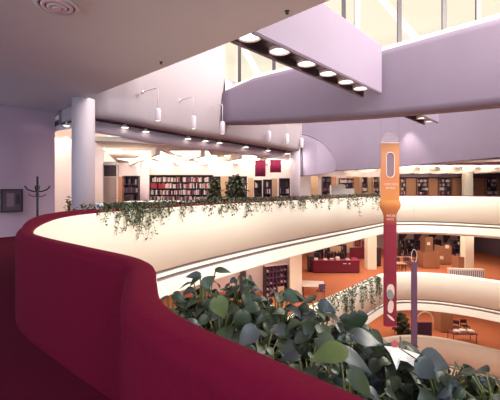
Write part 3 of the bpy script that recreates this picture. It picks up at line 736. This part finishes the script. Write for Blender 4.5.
# red service desk
a, b = at(313, 0, 30.2).x, at(361.5, 0, 30.2).x; W_ = b-a
t = thing('service_desk', ((a+b)/2, 30.4, L2), 'long red service desk with maroon front on the orange carpet', 'desk')
MB().prism([(-W_/2+.12, 0), (W_/2-.12, 0), (W_/2, .25), (W_/2, 1.5), (W_/2-.35, 1.5), (W_/2-.35, .6), (-W_/2+.35, .6), (-W_/2+.35, 1.5), (-W_/2, 1.5), (-W_/2, .25)], .08, 1.02, 'redlam').build('front_panel', t)
MB().prism([(-W_/2+.08, -.05), (W_/2-.08, -.05), (W_/2+.05, .22), (W_/2+.05, 1.52), (W_/2-.42, 1.52), (W_/2-.42, .68), (-W_/2+.42, .68), (-W_/2+.42, 1.52), (-W_/2-.05, 1.52), (-W_/2-.05, .22)], 1.02, 1.08, 'maroon').build('desk_top', t)
MB().prism([(-W_/2+.2, .06), (W_/2-.2, .06), (W_/2-.06, .3), (-W_/2+.06, .3)], 0, .08, 'black').build('plinth', t)
MB().box((W_/2-1.35, -.008, .78), (.28, .012, .07), 'paper', base=True).box((W_/2-.95, -.008, .78), (.16, .012, .07), 'paper', base=True).build('name_strip', t)
cx = (a+b)/2
for k, (dx, col_, lab) in enumerate(((-1.7, 'paper', 'white paper stack at left end of the red service desk'), (-.9, 'paper', 'white paper pile on the red desk, second from its left'), (-.35, 'bk_pale', 'pale card tray on the middle of the red desk'), (.15, 'paper', 'taller white paper pile right of middle on the red desk'), (1.0, 'bk_pale', 'small pale tray near right end of the red desk'))):
    h_ = (.16, .1, .14, .26, .1)[k]
    t = thing('paper_stack', (cx+dx, 30.62, L2+1.08), lab, 'papers', 'papers on the red desk')
    mb = MB()
    for q in range(3): mb.box((random.uniform(-.02, .02), 0, q*h_/3), (.28, .34, h_/3-.004), col_, rz=random.uniform(-.12, .12), base=True)
    mb.build('sheets', t)
for dx, lab in ((-1.35, 'dark office chair behind the left half of the red desk'), (-.2, 'dark office chair behind the middle of the red desk'), (.8, 'dark office chair behind the right half of the red desk')):
    t = thing('office_chair', (cx+dx, 31.6, L2), lab, 'chair', 'office chairs behind the red desk')
    MB().box((0, 0, .46), (.55, .52, .1), 'black', base=True).build('seat', t, .03); MB().box((0, .26, .62), (.55, .09, .85), 'black', base=True).build('backrest', t, .04)
    MB().tube([(0, 0, .06), (0, 0, .46)], .035, 'dark').build('post', t)
    mb = MB()
    for q in range(5): mb.bar((0, 0, .07), (.3*math.cos(q*1.257), .3*math.sin(q*1.257), .04), .04, 'dark')
    mb.build('star_base', t)
for px0, px1, Y, H_, lab in ((315, 323, 33.2, 1.9, 'dark book shelf behind left end of the red desk'), (325, 333, 33.6, 1.75, 'dark book shelf behind the left middle of the red desk'), (335, 346, 33.4, 1.9, 'dark book shelf behind the right middle of the red desk')):
    bc_px(px0, px1, Y, L2, H_, 5, lab, 'dark shelves behind the red desk', end='dark', pal=['dark', 'dark', 'pale', 'plum', 'red'])
for px0, px1, y0_, y1_, Y, lab in ((330.5, 341, 246, 251.5, 32.6, 'pale board standing above the dark shelves, left one'), (343, 353, 242.5, 247.5, 34.4, 'pale board standing above the dark shelves, right one')):
    a = at(px0, y0_, Y); b = at(px1, y1_, Y)
    t = thing('display_board', ((a.x+b.x)/2, Y, L2), lab, 'board', 'pale boards behind the red desk')
    MB().box((0, 0, b.z-L2), (b.x-a.x, .05, a.z-b.z), 'wood2', base=True).build('board', t)
    for s_ in (-1, 1): MB().bar((s_*(b.x-a.x)*.4, .03, 0), (s_*(b.x-a.x)*.4, .03, b.z-L2+.1), .04, 'dark').build('post', t)
    MB().box((0, 0, 0), (b.x-a.x, .4, .04), 'dark', base=True).build('foot', t)
wood_end(308.5, 314.5, 30.8, L2, 1.35, 'tall dark cabinet standing left of the red desk', 'dark', 'filing_cabinet', .7)
wood_end(350, 366, 36.5, L2, 1.15, 'low red partition behind the right end of the red desk', 'redlam', 'partition', .12)
for px0, px1, y0_, y1_, lab in ((355, 360.5, 238, 246, 'larger red and dark picture on pale wall above the red partition'), (362.5, 366, 241, 249, 'smaller dark picture on pale wall near the square pillar')):
    a = at(px0, y0_, 39.9); b = at(px1, y1_, 39.9)
    t = thing('picture', ((a.x+b.x)/2, 39.93, b.z), lab, 'picture')
    MB().box((0, 0, 0), (b.x-a.x, .05, a.z-b.z), 'dark', base=True).build('frame', t); MB().box((0, -.03, .08), (b.x-a.x-.16, .02, a.z-b.z-.16), 'redprint', base=True).build('print', t)
wood_end(376, 381, 33, L2, 1.7, 'dark cabinet right of the square pillar, left of the banner', 'dark', 'filing_cabinet', .6)
# right side of the middle floor
def carrel(px0, px1, Y, z, H, label, D=1.3, mt='wood', rz=0, group=None):
    a, b = at(px0, 0, Y).x, at(px1, 0, Y).x; w_ = b-a
    t = thing('study_carrel', ((a+b)/2, Y+D/2, z), label, 'carrel', group, rz)
    MB().box((0, -D/2+.02, .06), (w_, .05, H-.06), mt, base=True).build('front_panel', t)
    MB().box((0, D/2-.02, .06), (w_, .05, H*.8), mt, base=True).build('back_panel', t)
    for s_ in (-1, 1): MB().box((s_*(w_/2-.02), 0, .06), (.05, D, H-.06), mt, base=True).build('side_panel', t)
    MB().box((0, 0, .72), (w_-.1, D-.1, .04), mt, base=True).build('desk_shelf', t)
    MB().box((0, 0, 0), (w_-.1, D-.1, .06), 'black', base=True).build('plinth', t)
    return t
carrel(423.3, 439.8, 32.2, L2, 1.42, 'front oak study carrel in the centre of the carpet on the middle floor', 1.2)
carrel(440.8, 451.5, 33.8, L2, 1.75, 'oak study carrel behind and right of the front one', 1.1)
carrel(458.5, 469.5, 30.8, L2, 1.30, 'oak study carrel in front of the far right square pillar', 1.0)
carrel(425, 433, 36.5, L2, 2.2, 'tall oak carrel rising behind the front one on the middle floor', 1.0)
for px, py, Y, lab in ((428.5, 243.5, 36.4, 'white notice pinned on the tall oak carrel'), (447, 246.5, 33.7, 'white notice pinned on the oak carrel right of the front one'), (441.5, 257.5, 33.2, 'white loose sheet at right edge of the front carrel')):
    p = at(px, py, Y); t = thing('notice', (p.x, p.y-.02, p.z-.17), lab, 'paper', 'white notices on the oak carrels')
    MB().box((0, 0, 0), (.34, .008, .32), 'paper', base=True).build('sheet', t)
for px0, px1, Y, H_, lab in ((399, 404, 38, 1.65, 'leftmost dark bookcase at back of middle floor by the banner'), (406, 413, 38.6, 1.65, 'dark bookcase at back of middle floor above the purple hanging strip'), (415, 423.5, 38, 1.65, 'dark bookcase behind the tall oak carrel on its left'), (434, 440.5, 38.4, 1.65, 'dark bookcase behind the gap between two oak carrels'), (451.5, 461, 35.2, 2.1, 'dark bookcase left of the far right square pillar')):
    bc_px(px0, px1, Y, L2, H_, 5, lab, 'dark bookcases at back of the middle floor', end='dark', pal=['dark', 'dark', 'dark', 'plum', 'pale'], gap=.3)
p = at(404, 188, 33.4); table(p.x-.1, 33.4, L2, 1.9, 1.0, .78, 'oak reading table with dark legs between banner and purple strip', None, 'wood')
p = at(401, 188, 30.7); table(p.x-.2, 31.0, L2, 1.3, .9, .76, 'lower oak table directly right of the crimson banner', None, 'wood2')
for px, Y, rz, lab in ((398.5, 32.1, .1, 'dark chair at the near side of the oak table by the banner'), (407, 32.2, -.2, 'dark chair beside the purple hanging strip'), (409, 34.6, PI, 'dark chair at the far side of the oak reading table'), (417, 34.0, 1.2, 'dark chair standing right of the purple hanging strip')):
    p = at(px, 188, Y); chair(p.x, Y, L2, rz, lab, 'dark', 'seat', 1.15)
# white ribbed heater behind the parapet
a, b = at(451, 0, 27.4), at(473, 0, 27.4)
t = thing('radiator', ((a.x+b.x)/2+.4, 27.6, L2), 'low white ribbed heater cabinet behind the curved middle parapet', 'heater', None, -.12)
w_ = b.x-a.x+.8
MB().box((0, 0, .05), (w_, .34, .92), 'white', base=True).build('body', t); MB().box((0, 0, .97), (w_+.06, .42, .05), 'paper', base=True).build('top_panel', t)
mb = MB()
for k in range(18): mb.box((-w_/2+.08+k*(w_-.16)/17, -.19, .12), (.035, .05, .78), 'violet', base=True)
mb.build('grille', t)

# ------------------------------------------------------------------ lower floor
p = at(425, 188, 33)
t = thing('bentwood_arch', (p.x+.1, 33.2, L3), 'thin pale bentwood arch standing on the orange carpet', 'arch')
MB().tube([(-.75, 0, 0), (-.74, 0, .7)]+[(-.74*math.cos(PI*k/14), 0, .95+.72*math.sin(PI*k/14)) for k in range(15)]+[(.74, 0, .7), (.75, 0, 0)], .055, 'ban_w', 8).build('hoop', t)
for s_ in (-1, 1): MB().box((s_*.75, 0, 0), (.12, .4, .04), 'wood2', base=True).build('foot', t)
for px0, px1, H_, Y, lab, mt in ((418, 432, 1.55, 30.9, 'dark violet screen panel in front of the bentwood arch', 'seat'),):
    wood_end(px0, px1, Y, L3, H_, lab, mt, 'screen', .15)
carrel(441, 453, 32.6, L3, 1.9, 'oak study carrel on the lower floor right of the arch', 1.1)
p = at(456, 188, 32.8); chair(p.x, 32.8, L3, -.4, 'dark chair beside the oak carrel on the lower floor', 'black', 'seat', 1.3)
p = at(462, 188, 30.8); table(p.x, 30.8, L3, 2.1, 1.0, .78, 'round-cornered table covered in white papers on the lower floor', None, 'redlam')
for k, (dx, dy, lab) in enumerate(((-.55, -.1, 'crumpled white papers at left end of the lower red table'), (.1, .05, 'white papers in the middle of the lower red table'), (.7, -.1, 'white papers at right end of the lower red table'))):
    t = thing('paper_stack', (p.x+dx, 30.8+dy, L3+.78), lab, 'papers'); mb = MB()
    for q in range(4): mb.box((random.uniform(-.08, .08), random.uniform(-.05, .05), q*.05), (.42, .4, .04), 'paper', rz=random.uniform(-.5, .5), base=True)
    mb.build('sheets', t)
p = at(468, 188, 32.6); chair(p.x, 33.0, L3, 0, 'black chair behind the paper-covered lower table', 'black', 'black', 1.3)
p = at(401, 188, 32); potted('potted_plant', p.x, 32, L3, 2.0, .7, 420, .28, 'bushy dark plant on the lower floor by foot of the crimson banner', 'plant', trunk=.2)
p = at(410, 188, 30.2); potted('potted_plant', p.x, 30.2, L3, 1.2, .5, 260, .24, 'lower dark plant beside the purple hanging strip on lower floor', 'plant', trunk=.2)
o = stuff.build('books'); tag(o, 'rows of other books filling the remaining bookcases of the library', 'books', None, 'stuff')

# ------------------------------------------------------------------ tall hanging banner in the well
def gradmat(name, stops, z0, z1):
    m = mat(name, (1, 1, 1), .7); nt = m.node_tree; b = nt.nodes['Principled BSDF']
    tc = nt.nodes.new('ShaderNodeTexCoord'); sp_ = nt.nodes.new('ShaderNodeSeparateXYZ'); mr = nt.nodes.new('ShaderNodeMapRange'); r = nt.nodes.new('ShaderNodeValToRGB')
    nt.links.new(tc.outputs['Object'], sp_.inputs[0]); nt.links.new(sp_.outputs[2], mr.inputs[0]); mr.inputs[1].default_value = z0; mr.inputs[2].default_value = z1
    nt.links.new(mr.outputs[0], r.inputs[0]); nt.links.new(r.outputs[0], b.inputs['Base Color'])
    els = r.color_ramp.elements
    while len(els) < len(stops): els.new(.5)
    for e_, (p_, c) in zip(els, stops): e_.position = p_; e_.color = (*c, 1)
    return m
BY = 16.0
def bzv(py): return EYE+(CY-py)/F*BY
bx = at(390, 0, BY).x; zb = bzv(326)
t = thing('hanging_banner', (bx, BY, zb), 'tall orange and crimson dyed banner hanging through all floors of the well', 'banner')
def lz(py): return bzv(py)-zb
M['ban_grad'] = gradmat('dyed_cloth', [(0, (.21, .013, .04)), (.55, (.25, .016, .04)), (.60, (.42, .10, .045)), (.68, (.60, .23, .06)), (.82, (.54, .19, .08)), (1, (.56, .27, .14))], 0, lz(143))
uw = .41
# upper panel with an oval opening
ov = [(.16*math.cos(2*PI*(k+.5)/32), .17*math.sin(2*PI*(k+.5)/32)+(.37 if k < 16 else -.37)) for k in range(32)]
oc = lz(165); outer = [(-uw, lz(204)), (uw, lz(204)), (uw, lz(143)), (-uw, lz(143))]
loops = [[Vector((x, z, 0)) for x, z in outer], [Vector((x*1.0, oc+z, 0)) for x, z in ov]]
flat = [v for l_ in loops for v in l_]; tris = tessellate_polygon(loops)
mb = MB(); vs = [(v.x, -.02, v.y) for v in flat]+[(v.x, .02, v.y) for v in flat]; nn_ = len(flat)
fs = [tuple(q) for q in tris]+[tuple(nn_+i for i in q) for q in tris]+[(i, (i+1) % 4, nn_+(i+1) % 4, nn_+i) for i in range(4)]+[(4+i, 4+(i+1) % 32, nn_+4+(i+1) % 32, nn_+4+i) for i in range(32)]
mb.add(vs, fs, 'ban_grad'); mb.build('upper_panel', t)
MB().add([(x*1.03, y_, oc+z*1.02) for y_ in (-.008, .008) for x, z in ov], [tuple(range(32)), tuple(range(63, 31, -1))], 'violet').build('oval_panel', t)
MB().tube([(x*1.12, -.025, oc+z*1.03) for x, z in ov]+[(ov[0][0]*1.12, -.025, oc+ov[0][1])], .022, 'ban_w', 6, False).build('oval_rim', t)
MB().tube([(-uw, 0, lz(143)), (uw, 0, lz(143))], .016, 'metal', 8).build('rod', t)
film = [(uw*math.cos(PI*k/16), lz(143)+.5*math.sin(PI*k/16)) for k in range(17)]
MB().strip([(x, 0, lz(143)) for x, z in film], [(x, 0, z) for x, z in film], (0, .006, 0), 'clear', False).build('clear_top', t)
mb = MB(); pr_ = [(.29, 0), (.29, lz(217)), (.295, lz(215)), (.32, lz(213)), (.37, lz(210.8)), (.43, lz(208.6)), (.465, lz(206.5)), (.475, lz(204.6)), (.465, lz(203)), (.44, lz(201.5)), (.41, lz(200))]
mb.lathe((0, 0, 0), pr_, 'ban_grad', 40, 1, .35); mb.build('lower_tube', t)
MB().tube([(.29*math.cos(2*PI*k/24), .29*.35*math.sin(2*PI*k/24), .0) for k in range(25)], .015, 'ban_r', 6, False).build('bottom_hoop', t)
def strokes(px0, px1, py, y_):
    mb = MB(); x = (px0-390)/F*BY
    while x < (px1-390)/F*BY:
        k = random.random(); h_ = .085; w2 = .05
        mb.box((x, y_, lz(py)), (.014, .006, h_), 'ban_w')
        if k > .3: mb.box((x+w2*.5, y_, lz(py)+h_*.42), (w2, .006, .014), 'ban_w')
        if k < .7: mb.box((x+w2, y_, lz(py)), (.014, .006, h_), 'ban_w')
        mb.box((x+w2*.5, y_, lz(py)-h_*.42*(1 if k > .5 else 0)), (w2, .006, .014), 'ban_w'); x += .085
    return mb
strokes(384.5, 396.5, 184.3, -.027).build('lettering', t); strokes(386, 395, 188, -.027).build('lettering', t)
strokes(385.6, 394.5, 215.5, -.125).build('lettering', t); strokes(386, 393.2, 219, -.112).build('lettering', t)
def blob(px, py, rw, rh, mt, y_, rot=0, n=20, sq=1.0):
    pts = []
    for k in range(n):
        a = 2*PI*k/n; x = rw*math.copysign(abs(math.cos(a))**sq, math.cos(a)); z = rh*math.copysign(abs(math.sin(a))**sq, math.sin(a))
        pts.append(((px-390)/F*BY+x*math.cos(rot)-z*math.sin(rot), lz(py)+x*math.sin(rot)+z*math.cos(rot)))
    def yy(x): return -.35*math.sqrt(max(.29**2-x*x, .0))-y_
    vs = [(x, yy(x), z) for x, z in pts]+[((px-390)/F*BY, yy((px-390)/F*BY)-.002, lz(py))]
    return MB().add(vs, [(i, (i+1) % n, n) for i in range(n)], mt)
blob(389.8, 291, .17, .33, 'ban_w', .006, 0, 20, .8).build('printed_arch', t)
blob(389.2, 293.5, .14, .22, 'ban_g', .012, .2, 9).build('printed_figure', t); blob(390.8, 296, .09, .16, 'ban_g', .013, -.5, 9).build('printed_figure', t)
blob(389.8, 306, .13, .28, 'ban_w', .006, -.1, 16, .8).build('printed_shape', t); blob(390, 317, .05, .22, 'ban_w', .006, .85, 12).build('printed_stripe', t)
for s_ in (-1, 1): MB().tube([(s_*uw*.98, 0, lz(143)), (s_*uw*.98, 0, 8.43-zb)], .002, 'dark', 4).build('cord', t)
# slim purple strip with a hoop
PY = 18.0
a, b = at(411, 262, PY), at(417.3, 262, PY); zb2 = at(0, 352, PY).z
t = thing('hanging_banner', ((a.x+b.x)/2, PY, zb2), 'slim purple hanging strip below a small oval hoop, right of the big banner', 'banner')
hw = (b.x-a.x)/2; H_ = a.z-zb2
MB().lathe((0, 0, 0), [(hw, 0), (hw, H_*.5), (hw, H_)], 'ban_p', 24, 1, .3).build('cloth_tube', t)
hp = [(hw*.85*math.cos(2*PI*k/24), 0, H_+.30+.33*math.sin(2*PI*k/24)) for k in range(25)]
MB().tube(hp, .014, 'ban_w', 6, False).build('hoop', t)
MB().tube([(0, 0, H_+.63), (0, 0, 8.43-zb2)], .002, 'dark', 4).build('cord', t)

# ------------------------------------------------------------------ ivy trailing over the parapets
def ivy(path, i0, i1, z, label, name, group, strands, dens, s_=.075, hang=(.25, .7), back=.35, mt='ivy'):
    N = normals(path); mb = MB(); st = MB(); ln = 0
    for i in range(i0, i1):
        a = Vector(path[i]); b = Vector(path[i+1]); L = (b-a).length; n = N[i]
        for k in range(int(dens*2.4*L)):
            q = random.random(); o = random.uniform(-.12, back); p_ = a.lerp(b, q)
            leaf_quads(mb, (p_.x+n.x*o, p_.y+n.y*o, z+1.07+random.uniform(0, .15)-(random.uniform(.05, .22) if o < 0 else 0)), s_*random.uniform(.7, 1.4), mt)
    for k in range(strands):
        f = random.uniform(i0, i1-.01); i = int(f); p_ = Vector(path[i]).lerp(Vector(path[i+1]), f-i); n = N[i]
        L = random.uniform(*hang)*random.uniform(.5, 1.2); t_ = Vector((-n.y, n.x)); dr = random.uniform(-.2, .2); pts = []
        for j in range(7):
            q = j/6; pts.append((p_.x-n.x*(.04+.05*min(1, q*3))+t_.x*dr*q, p_.y-n.y*(.04+.05*min(1, q*3))+t_.y*dr*q, z+1.10-L*q))
        st.tube(pts, .006, 'stem', 4)
        for j in range(int(L*24)):
            q = random.random(); m_ = pts[min(6, int(q*6.99))]
            leaf_quads(mb, (m_[0]+random.uniform(-.07, .07), m_[1]-n.y*.03+random.uniform(-.05, .01), m_[2]+random.uniform(-.05, .05)), s_*random.uniform(.7, 1.3), mt)
    c = Vector(path[(i0+i1)//2]); t = thing(name, (c.x, c.y, z+1.07), label, 'plant', group)
    for m_, nm in ((mb, 'foliage'), (st, 'vine_stems')):
        if m_.v:
            m_.v = [(v[0]-c.x, v[1]-c.y, v[2]-z-1.07) for v in m_.v]; m_.build(nm, t)
def idx(px, path=PATH1, ymin=8.3):
    best = min(range(len(path)), key=lambda i: abs((path[i][0]/path[i][1])*F+CX-px) if path[i][1] > ymin and path[i][0] < 9.6 else 1e9); return best
segs = [(97, 118, 5, 60, (.15, .35), 'trailing ivy clump just right of the tall left column'), (118, 138, 12, 190, (.25, .7), 'densest long-hanging ivy clump before the short dark bookcase'),
        (138, 156, 20, 190, (.3, .95), 'long-hanging ivy clump below the round pale column in the reading room'), (156, 178, 9, 130, (.2, .5), 'short ivy clump below left half of the long bookcase'),
        (178, 205, 9, 75, (.2, .55), 'ivy clump below right half of the long bookcase'), (205, 228, 8, 75, (.25, .6), 'ivy clump below the slimmer potted tree'),
        (228, 256, 9, 70, (.25, .65), 'ivy clump below the bushier potted tree'), (256, 288, 10, 60, (.25, .6), 'ivy clump below the two red square banners'),
        (288, 315, 10, 55, (.3, .9), 'ivy clump below the pale column right of the red banners'), (315, 345, 9, 50, (.2, .6), 'ivy clump below the white cabinet'),
        (345, 366, 9, 50, (.4, 1.0), 'ivy clump below the bookcases left of the tall banner'), (366, 384, 8, 55, (.4, 1.1), 'ivy clump next to the tall orange banner')]
for a_, b_, ns, dn, hg, lab in segs:
    ivy(PATH1, idx(a_), max(idx(b_), idx(a_)+1), 0, lab, 'trailing_ivy', 'ivy along the upper parapet', ns, dn, .075 if a_ < 200 else .10, hg, .75)
for a_, b_, ns, hg, lab in ((318, 336, 22, (.5, 1.3), 'ivy clump at left of the middle parapet under the white-topped table'), (336, 358, 30, (.6, 1.6), 'ivy clump in the middle of the sloping middle parapet'), (358, 372, 22, (.6, 1.8), 'ivy hanging below the square pillar on the middle parapet'), (372, 386, 22, (.6, 2.0), 'ivy nearest the crimson banner on the middle parapet')):
    ivy(PATH1, idx(a_), max(idx(b_), idx(a_)+1), L2, lab, 'trailing_ivy', 'ivy along the middle parapet', ns//2-3, 22, .12, hg, .3)

# ------------------------------------------------------------------ planter with big-leaved climbers in front
NP = NEARW[1:10]; npth = smooth_path(NP, 6); NN = normals(npth)
inner = [(p[0]-NN[i].x*.04, p[1]-NN[i].y*.04) for i, p in enumerate(npth)]
outer = [(p[0]-NN[i].x*.88, p[1]-NN[i].y*.88) for i, p in enumerate(npth)]
struct('trim_13', MB().prism(inner+outer[::-1], .42, .72, 'cream'))
struct('planter_soil', MB().prism([(p[0]-NN[i].x*.08, p[1]-NN[i].y*.08) for i, p in enumerate(npth)]+[(p[0]-NN[i].x*.84, p[1]-NN[i].y*.84) for i, p in enumerate(npth)][::-1], .715, .735, 'soil'))
def big_leaf(mb, base, dirv, nrm, L, mt, cup=.25, droop=.35, W=.42):
    t = Vector(dirv).normalized(); n = Vector(nrm); n = (n-t*n.dot(t)).normalized(); u = t.cross(n)
    rows = []
    prof = [(-.10, .0, .30), (0, .0, .62), (.12, 0, .86), (.28, 0, 1.0), (.45, 0, .92), (.62, 0, .72), (.78, 0, .46), (.90, 0, .22), (1.0, 0, .03)]
    for s_, _, wv in prof:
        c = Vector(base)+t*(L*s_)-n*(droop*L*max(0, s_)**2)
        row = []
        for q in (-1, -.55, 0, .55, 1):
            off_ = (-.10 if s_ < 0 and q == 0 else 0)
            row.append(c+u*(L*W*wv*q)+n*(L*cup*abs(q)*wv*.45-(L*.03 if abs(q) == 1 else 0))+t*(L*(.12 if (s_ < 0 and q == 0) else 0)))
        rows.append(row)
    vs = [v for r in rows for v in r]
    mb.add(vs, [(i*5+j, i*5+j+1, (i+1)*5+j+1, (i+1)*5+j) for i in range(len(rows)-1) for j in range(4)], mt, True)
def ppos(px, Y): return ((px-CX)/F*Y, Y)
def climber(x, y, r, h, nl, label, Lr=(.07, .12), mats=('leaf', 'leaf', 'leaf', 'leaf', 'leaf_sheen'), extra=()):
    t = thing('climber_plant', (x, y, .735), label, 'plant', 'big-leaved climbers in the planter')
    A = MB(); P_ = MB()
    for k in range(int(nl*1.9)):
        a = random.uniform(0, 2*PI); q = random.random()**.6; zz = h*(1-q*q*.65)*random.uniform(.12, 1.0)
        b = Vector((math.cos(a)*r*q, math.sin(a)*r*q, max(.05, zz)))
        d = Vector((math.cos(a+random.uniform(-.9, .9)), math.sin(a+random.uniform(-.9, .9)), random.uniform(-.7, .25)))
        nrm = Vector((random.uniform(-.5, .5), random.uniform(-.9, .1), random.uniform(.35, 1)))
        L = random.uniform(*Lr)
        big_leaf(A, b, d, nrm, L, random.choice(mats), random.uniform(.1, .4), random.uniform(.1, .6), random.uniform(.28, .42))
        P_.tube([(b.x*.25, b.y*.25, 0), (b.x*.6, b.y*.6, b.z*.7), tuple(b)], .0035, 'stem', 5)
    for b, d, nrm, L, mt, W_ in extra:
        b = Vector(b)-Vector((x, y, .735)); big_leaf(A, b, d, nrm, L, mt, .12, .25, W_)
        P_.tube([(b.x*.3, b.y*.3, 0), (b.x*.7, b.y*.7, b.z*.8), tuple(b)], .004, 'stem', 5)
    A.build('foliage', t); P_.build('stems', t)
def nearpt(k, o):   # point along the planter, o metres from the parapet
    f = k*(len(npth)-1); i = int(min(f, len(npth)-2)); p_ = Vector(npth[i]).lerp(Vector(npth[i+1]), f-i); n = NN[i]; return p_.x-n.x*o, p_.y-n.y*o
PL = [(170, 2.10, .09, .27, 16, 'small climber sprig at the left tip of the planter by the red bend'),
      (203, 2.15, .15, .36, 42, 'tall climber with an arched stem at the left back of the planter'),
      (240, 2.20, .17, .35, 48, 'climber at the planter back before the dark pigeonhole cabinet'),
      (222, 1.85, .17, .30, 46, 'climber with one yellowing leaf near the left front of the planter'),
      (278, 2.05, .18, .31, 50, 'climber at the back of the planter below the square white pillar'),
      (262, 1.62, .16, .27, 46, 'dark climber against the red rim, below the pigeonhole cabinet'),
      (318, 1.90, .18, .27, 50, 'climber at the back of the planter below the white-topped table'),
      (308, 1.45, .17, .24, 46, 'climber in front with the large pale green leaf on the red rim'),
      (354, 1.75, .17, .22, 48, 'climber with a round hanging leaf before the ivy-covered lower parapet'),
      (352, 1.30, .17, .20, 46, 'climber with long sky-sheen leaves near the red rim'),
      (398, 1.60, .16, .19, 46, 'climber behind the white sheet at the foot of the crimson banner'),
      (398, 1.16, .16, .17, 44, 'dark climber in front of the white sheet'),
      (446, 1.45, .17, .19, 48, 'climber with a big curled sky-sheen leaf right of the white sheet'),
      (448, 1.08, .17, .17, 44, 'dark climber at the lower right corner of the planter'),
      (496, 1.32, .17, .19, 44, 'climber at the right edge of the view along the planter'),
      (505, .98, .17, .17, 40, 'nearest dark climber at the far lower right')]
EX = {
 1: [(at(203, 286, 2.0), (.55, -.05, .55), (-.2, -1, .6), .085, 'leaf', .42), (at(216, 270, 2.1), (1, .1, .02), (.0, -.5, 1), .09, 'leaf', .32)],
 3: [(at(217, 298, 1.75), (.28, -.3, -.75), (-.15, -1, .25), .10, 'leaf_yel', .48), (at(243, 312, 1.7), (-.1, -.2, -1), (.2, -1, .3), .10, 'leaf', .45)],
 7: [(at(345, 350, 1.28), (-1, -.1, -.06), (-.05, -.35, 1), .125, 'leaf_yel', .42), (at(318, 338, 1.4), (.4, -.2, -.2), (0, -.7, .8), .10, 'leaf', .45)],
 8: [(at(357, 312, 1.68), (.1, -.15, -1), (.0, -1, .1), .085, 'leaf', .58)],
 9: [(at(338, 350, 1.30), (1, -.1, -.45), (.1, -.6, .9), .15, 'leaf_sheen', .24), (at(352, 335, 1.4), (1, -.1, -.1), (0, -.5, 1), .12, 'leaf_sheen', .36), (at(350, 370, 1.15), (.6, -.2, -.6), (.2, -.8, .6), .11, 'leaf', .3)],
 12: [(at(424, 356, 1.30), (1, -.2, -.25), (-.1, -.75, .8), .10, 'leaf_sheen', .42), (at(418, 362, 1.27), (.7, -.2, -.6), (-.2, -1, .4), .085, 'leaf_sheen', .46)],
}
for k, (px, Y, r, h, nl, lab) in enumerate(PL):
    climber((px-CX)/F*Y, Y, r, h, nl, lab, (.055, .105) if Y > 1.5 else (.05, .085), extra=EX.get(k, ()))
# white sheet lying among the leaves
q = at(404, 358, 1.36)
t = thing('paper_sheet', q[:], 'crumpled white sheet with a red corner lying on the dark leaves at lower right', 'paper')
pts = [at(x, y, Y_)-q for x, y, Y_ in ((384.5, 346, 1.42), (392, 346.5, 1.44), (403, 349, 1.44), (411, 351.5, 1.44), (420, 354.5, 1.42), (414, 361, 1.34), (416, 368, 1.32), (408, 362, 1.34), (400, 360, 1.33), (397, 370, 1.31), (394, 362, 1.34), (390, 353, 1.38))]
c_ = Vector((0, .01, .012)); vs = pts+[c_]; m_ = len(pts)
mb = MB(); mb.add(vs+[v+Vector((0, .003, -.002)) for v in vs], [(i, (i+1) % m_, m_) for i in range(m_)]+[(m_+1+i, 2*m_+1, m_+1+(i+1) % m_) for i in range(m_)]+[(i, m_+1+i, m_+1+(i+1) % m_, (i+1) % m_) for i in range(m_)], 'paper')
mb.build('sheet', t)
MB().tube([at(401, 349, 1.41)-q, at(413, 357, 1.36)-q, at(419, 361, 1.35)-q], .0022, 'dark', 5).build('dark_crease', t)
mb = MB(); pp = [at(x, y, 1.40)-q for x, y in ((391, 343), (395, 340.5), (399, 343), (397, 347.5), (393, 347.5))]
mb.add(pp+[v+Vector((0, .004, 0)) for v in pp], [(0, 1, 2, 3, 4), (9, 8, 7, 6, 5)]+[(i, (i+1) % 5, 5+(i+1) % 5, 5+i) for i in range(5)], 'redprint'); mb.build('red_corner', t)
